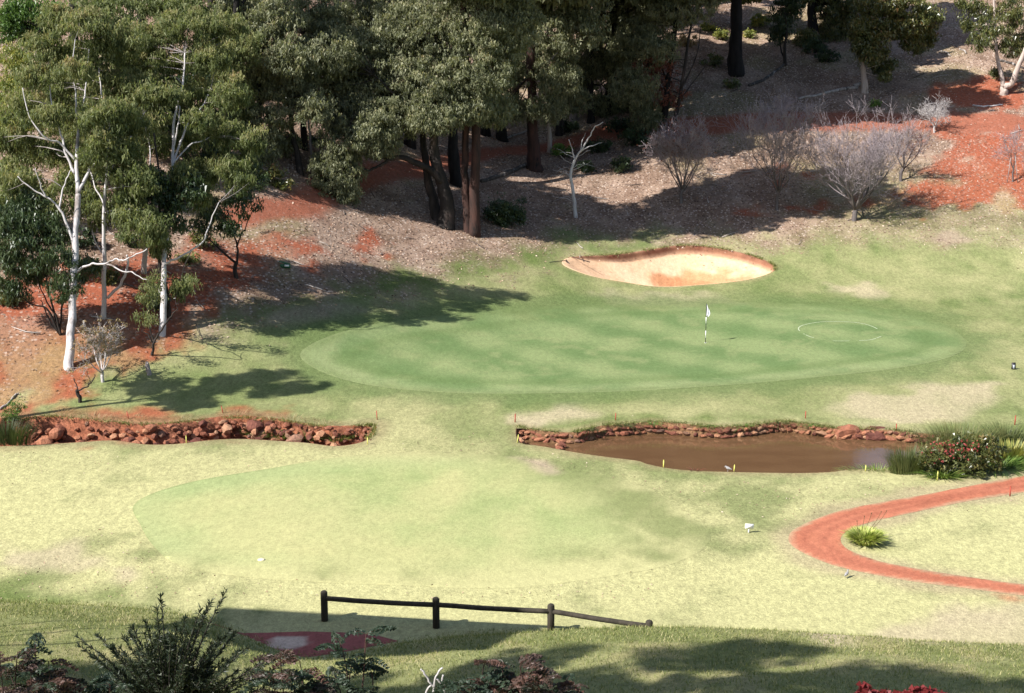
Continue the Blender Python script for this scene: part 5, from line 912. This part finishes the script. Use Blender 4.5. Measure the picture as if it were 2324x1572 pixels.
for k in range(3):
    a, b = tops[k], tops[k + 1]; a = a + [0.04, -.02, -.23 if k else -.24]; b = b + [-.04, -.02, -.23 if k < 2 else -.17]; mb = MB(); P = wiggle(np.array([a, (a + b) / 2 + [0, 0, -.015], b]) - f0, .004, RNG); mb.tube(P, .075, 10, lump=.03); mb.build('rail', M['timber'], fe, True)

# ------------------------------------------------------------------ plants close to the camera
def near_base(px, dist):
    x = (px - CX) / FPX * dist * 1.1; return np.array([x, dist, float(height(x, dist))])
def needle_bush():
    b = near_base(395, 15.); dep = b[1]; o = thing('needle_leaved_bush', 'dark spiky needle leaved bush in the lower left foreground', 'bush', b); r = np.random.default_rng(77); st = MB(); lf = MB()
    tips = [(365, 1350), (355, 1378), (478, 1365), (513, 1340), (455, 1380), (460, 1395), (400, 1420), (300, 1420), (280, 1445), (210, 1490), (250, 1470), (330, 1410), (420, 1400), (520, 1430), (560, 1470), (600, 1500), (640, 1510), (655, 1480), (540, 1480), (230, 1530), (180, 1465), (440, 1430), (380, 1440), (500, 1450), (310, 1480), (350, 1460), (560, 1540), (600, 1560), (270, 1520), (480, 1500)]
    tips = tips + [(r.normal(400, 85), r.uniform(1430, 1600)) for _ in range(150)]
    for px, py in tips:
        dd = r.uniform(-.5, .5); e = at(px, py, dep + dd) - b; s0 = np.array([e[0] * .12, dd * .1, .1]); mid = s0 * .45 + e * .55 + np.array([-e[0] * .14, 0, .0]); P = spline(np.array([s0, mid, e]), 10, False); st.tube(P, np.linspace(.012, .003, len(P)), 4)
        n = 150; t = r.uniform(.25, 1, n) ** .8; idx = t * (len(P) - 1); i0 = np.minimum(idx.astype(int), len(P) - 2); f = (idx - i0)[:, None]; C = P[i0] * (1 - f) + P[i0 + 1] * f; tg = P[i0 + 1] - P[i0]; tg /= np.linalg.norm(tg, axis=1)[:, None]
        ax = tg * .8 + r.normal(0, .5, (n, 3)); ax /= np.linalg.norm(ax, axis=1)[:, None]; V, Q = leaf_quads(C + ax * .03, ax, .085 * r.uniform(.6, 1.2, n), .013, r); lf.add(V, Q, None, r.random(n))
    st.build('stems', M['bark_dark'], o, True); lf.build('foliage', M['leaf_bush'], o)
needle_bush()
def fern(label, base_px, dist, top, fronds, seed, tint, name='bracken_fern', size=.32, spread=1.):
    b = near_base(base_px, dist); o = thing(name, label, 'fern', b, 'bracken along the bottom of the picture'); r = np.random.default_rng(seed); st = MB(); lf = MB()
    for (px, py) in top:
        e = at(px, py, dist + r.uniform(-.3, .3)) - b; P = spline(np.array([[e[0] * .6, e[1] * .3, 0], [e[0] * .85 + r.normal(0, .03), e[1] * .7, e[2] * .6], e]), 6, False); st.tube(P, np.linspace(.008, .004, len(P)), 4)
        for k in range(fronds):
            f = r.uniform(.35, 1.) if k > 1 else 1.; i = f * (len(P) - 1); a0 = P[int(min(i, len(P) - 1))]; an = r.uniform(0, 2 * pi); L = size * r.uniform(.6, 1.2) * (1.2 - .4 * f); d = np.array([cos(an), sin(an) * .8, r.uniform(.1, .6)]); d /= np.linalg.norm(d)
            t = np.linspace(0, 1, 9)[:, None]; Q_ = a0 + d * L * t + np.array([0, 0, -1.]) * (t ** 2) * L * r.uniform(.25, .7); st.tube(Q_, np.linspace(.004, .0015, 9), 3); sv = np.cross(d, [0, 0, 1.]); sv /= np.linalg.norm(sv) + 1e-6; tv = np.clip(r.uniform(*tint) + r.normal(0, .06), 0, 1)
            C = []; A = []; 
            for m in range(1, 9):
                pl = L * .42 * (1 - m / 9.5) * (.5 + .5 * min(m, 2) / 2)
                for sg in (-1, 1):
                    ax = sv * sg * .85 + d * .45 + np.array([0, 0, -.25]); ax /= np.linalg.norm(ax)
                    for q in range(5): C.append(Q_[m] + ax * pl * (q + .5) / 5); A.append(ax * .35 + (d if q % 2 else -d) * .55 + r.normal(0, .15, 3))
            C = np.array(C); A = np.array(A); A /= np.linalg.norm(A, axis=1)[:, None]; V, QQ = leaf_quads(C, A, L * .19, L * .085, r); lf.add(V, QQ, None, np.clip(tv + r.normal(0, .07, len(QQ)), 0, 1))
    st.build('stalks', M['bark_red'], o, True); lf.build('fronds', M['leaf_fern'], o)
fern('tall green bracken stalk in front of the shaded red path', 800, 12.5, [(830, 1440), (775, 1465), (800, 1500), (840, 1515), (760, 1540), (820, 1560), (730, 1560)], 5, 501, (.1, .5))
fern('brown and green bracken left of the tall stalk', 660, 12., [(635, 1480), (680, 1500), (620, 1530), (660, 1540), (700, 1550), (610, 1560)], 6, 502, (.2, 1.))
fern('rusty bracken clump at bottom centre right of the dead twigs', 1170, 12., [(1100, 1500), (1140, 1520), (1180, 1510), (1215, 1515), (1240, 1535), (1120, 1545), (1200, 1550), (1260, 1560)], 6, 503, (.55, 1.))
fern('fresh green bracken at the foot of the dead twigs', 1060, 12., [(1040, 1550), (1085, 1545), (1070, 1560)], 5, 504, (.15, .4))
fern('reddish bracken in the lower left corner', 60, 12., [(40, 1480), (80, 1470), (110, 1500), (20, 1520), (70, 1525), (130, 1540), (0, 1500), (100, 1550)], 7, 505, (.3, 1.))
fern('blue green low fern between the corner bracken and the spiky bush', 200, 12.5, [(170, 1545), (220, 1540), (250, 1555), (140, 1560), (190, 1560)], 6, 506, (.0, .4))
fern('thin dry fern leaning at bottom centre right edge of the rusty clump', 1330, 12., [(1305, 1555), (1285, 1545)], 4, 507, (.5, 1.), size=.22)
b = near_base(985, 12.); mb = MB(); _r = np.random.default_rng(9)
for q in ([(980, 1640), (985, 1560), (992, 1530), (1005, 1515)], [(985, 1560), (970, 1540), (962, 1525), (955, 1520)], [(990, 1540), (1000, 1550), (1008, 1532)], [(960, 1640), (965, 1580), (978, 1555)], [(1010, 1640), (1008, 1570), (1018, 1545)]): mb.tube(wiggle(np.array([at(x, y, 12.) - b for x, y in q]), .006, _r), .009, 5)
tag(mb.build('dead_twigs', M['twig_grey'], None, True, tuple(b)), 'pale dead twigs sticking up at the bottom edge', 'twigs')
b = near_base(2030, 12.); b[2] = at(2030, 1590, 12.)[2]; mb = MB(); _c = np.array([at(px, py, 12. + _r.uniform(-.1, .1)) - b for px, py in [(1965, 1564), (1970, 1578), (1990, 1580), (2010, 1577), (2030, 1582), (2075, 1572), (2095, 1570), (2115, 1576), (2055, 1582), (2140, 1584), (1950, 1582)] for _ in range(5)])
clump_leaves(mb, _c, .05, 16, .06, .045, .1, _r); tag(mb.build('red_flowers', plain('deep_red_petals', (.11, .012, .012), .6, .3), None, False, tuple(b)), 'deep red flower heads just showing at the bottom right edge', 'flowers')

# ------------------------------------------------------------------ shelter added for its shade, and trees outside the picture that shade the near bank
sh = thing('open_shelter', 'flat roofed timber shelter left of the picture that shades the fence', 'shelter', (-19.8, 30.3, 0))  # slab put in only to throw the crisp shade along the fence
sh.location.z = float(height(-19.8, 30.3)); zr = 17.0 - sh.location.z
mb = MB(); mb.box([0, 0, zr + .1], [9.8, 3.6, .2]); sr = mb.build('roof', M['roofing'], sh); sr.rotation_euler = (0, 0, -.14)
for x in (-4.6, -2.2):
    for y in (-1.2, 1.2): mb = MB(); mb.box([x, y, zr / 2 - 2], [.07, .07, zr + 4]); mb.build('post', M['timber'], sh)
for k, (x, y, zt) in enumerate(((-11., 18., 27.), (-16., 18.2, 27.), (-22., 18.4, 27.), (-8.2, 17., 27.), (-27., 19, 27.), (-25.6, 58.8, 16.5), (-13.5, 16., 28.), (-18.5, 16., 28.))):
    g_ = np.array([x, y, float(height(x, y))]); c_ = copy_tree(PR[k % 3], g_, k * 1.3, (zt - g_[2]) / 17., ('gum tree off the left of the picture, ' + ('second nearest the viewer', 'third nearest the viewer', 'fourth along from the viewer', 'nearest the fence bank', 'farthest left behind the shelter', 'beside the creek end', 'in the back row, nearer the viewer', 'in the back row, farther from the viewer')[k]), 'trees outside the picture')
    if k == 5: c_.scale = (c_.scale[0] * .5, c_.scale[1] * .5, c_.scale[2])

# ------------------------------------------------------------------ fallen leaves and grass blades
cell = np.gradient(GX, axis=1) * np.gradient(GY, axis=0); vis = (np.abs(GX) < GY * .40 + 4) & (GY < 160)
wgt = (GC[..., 3] * cell * vis * np.where(GY > 125, .6, 1)).ravel(); wgt /= wgt.sum(); n = 80000; idx = RNG.choice(len(wgt), n, p=wgt)
_far = (sdf(POND, GX, GY) > .8) & (sdf(CREEK, GX, GY) > .8) & (sdf(PATH, GX, GY) > .5) & (sdf(FAIRWAY, GX, GY) > 0); idx[:900] = RNG.choice(np.flatnonzero((vis & (GY > 43) & (GY < 64) & _far & (fbm(GX * .15, GY * .15, 88) > .5)).ravel()), 900)
lx = GX.ravel()[idx] + RNG.uniform(-.3, .3, n); ly = GY.ravel()[idx] + RNG.uniform(-.3, .3, n); lz = height(lx, ly) + .03; ax = RNG.normal(size=(n, 3)) * [1, 1, .45]; ax /= np.linalg.norm(ax, axis=1)[:, None]
lsz = np.ones(n); lsz[:900] = .5; V, Q = leaf_quads(np.stack([lx, ly, lz], 1), ax, RNG.uniform(.09, .22, n) * lsz, RNG.uniform(.05, .09, n) * lsz, RNG); mb = MB(); mb.add(V, Q, None, np.clip(RNG.beta(1.6, 2.2, n), 0, 1)); tag(mb.build('leaf_litter', M['litter']), 'dry fallen leaves strewn over the slope', 'leaf litter', None, 'stuff')
n = 420; idx = RNG.choice(len(wgt), n, p=wgt); mb = MB()
for k in idx:
    x, y = GX.ravel()[k], GY.ravel()[k]; an = RNG.uniform(0, pi); L_ = RNG.uniform(.4, 1.8) * (2.0 if RNG.random() < .08 else 1.); q = np.array([[x + cos(an) * L_ * t, y + sin(an) * L_ * t * .7 + RNG.normal(0, .04), 0] for t in (-.5, 0, .5)]); q[:, 2] = height(q[:, 0], q[:, 1]) + .04 + RNG.uniform(0, .08, 3); mb.tube(q, np.array([.03, .026, .012]) * RNG.uniform(.5, 1.4), 4, RNG.random())
tag(mb.build('stick_litter', leaf_mat('fallen_sticks', [(0., (.04, .03, .026)), (.5, (.2, .16, .14)), (1., (.45, .41, .38))], 0., .8, .1)), 'fallen sticks and bark strips on the slope', 'sticks', None, 'stuff')
# grass hanging over the rims of pond, creek and bunker
rp = []
for P, m_, cnt in ((POND_BACK, None, 3200), (bk_, None, 2600), (BUNKER_S[back > .25], None, 2600)):
    k = RNG.integers(0, len(P) - 1, cnt); f = RNG.random(cnt)[:, None]; q = P[k] * (1 - f) + P[np.minimum(k + 1, len(P) - 1)] * f; ok = np.linalg.norm(P[np.minimum(k + 1, len(P) - 1)] - P[k], axis=1) < 1.2; dens_ = fbm(q[:, 0] * 1.3, q[:, 1] * 1.3, 77) > .38; rp.append(q[ok & dens_] + RNG.normal(0, .08, (int((ok & dens_).sum()), 2)) + [0, .05])
q = np.concatenate(rp); n = len(q); B = np.column_stack([q, height(q[:, 0], q[:, 1]) + .01]); dr = RNG.normal(size=(n, 3)) * .5 + [0, -.55, .5]; dr /= np.linalg.norm(dr, axis=1)[:, None]; Lb = RNG.uniform(.08, .26, n)[:, None]; sv = RNG.normal(size=(n, 3)); sv /= np.linalg.norm(sv, axis=1)[:, None]
V = np.stack([B - sv * .014, B + sv * .014, B + dr * Lb], 1).reshape(-1, 3); mb = MB(); mb.add(V, None, np.arange(n * 3).reshape(-1, 3), np.clip(RNG.beta(1.3, 1.8, n), 0, 1)); tag(mb.build('rim_grass', M['blade']), 'rough grass hanging over the rims', 'grass', None, 'stuff')
# blades on the near bank and stray leaves on the course
n = 130000; y_ = RNG.uniform(27.5, 44, n); x_ = RNG.uniform(-1, 1, n) * (y_ * .375 + 1); t_ = np.interp(x_, _tx, _vf) - y_; k = (t_ > -.3) & (RNG.random(n) < np.where(t_ < 3.5, 1., .45)); x_, y_ = x_[k], y_[k]; n = len(x_)
B = np.stack([x_, y_, height(x_, y_) - .01], 1); dr = RNG.normal(size=(n, 3)) * .6; dr[:, 2] = 1; dr /= np.linalg.norm(dr, axis=1)[:, None]; Lb = RNG.uniform(.05, .15, n)[:, None]; sv = RNG.normal(size=(n, 3)); sv[:, 2] = 0; sv /= np.linalg.norm(sv, axis=1)[:, None]
V = np.stack([B - sv * .011, B + sv * .011, B + dr * Lb], 1).reshape(-1, 3); mb = MB(); mb.add(V, None, np.arange(n * 3).reshape(-1, 3), np.clip(RNG.beta(1.4, 1.6, n) , 0, 1)); tag(mb.build('grass_blades', M['blade']), 'loose grass blades on the near bank', 'grass', None, 'stuff')
print('scene built', len(bpy.data.objects))
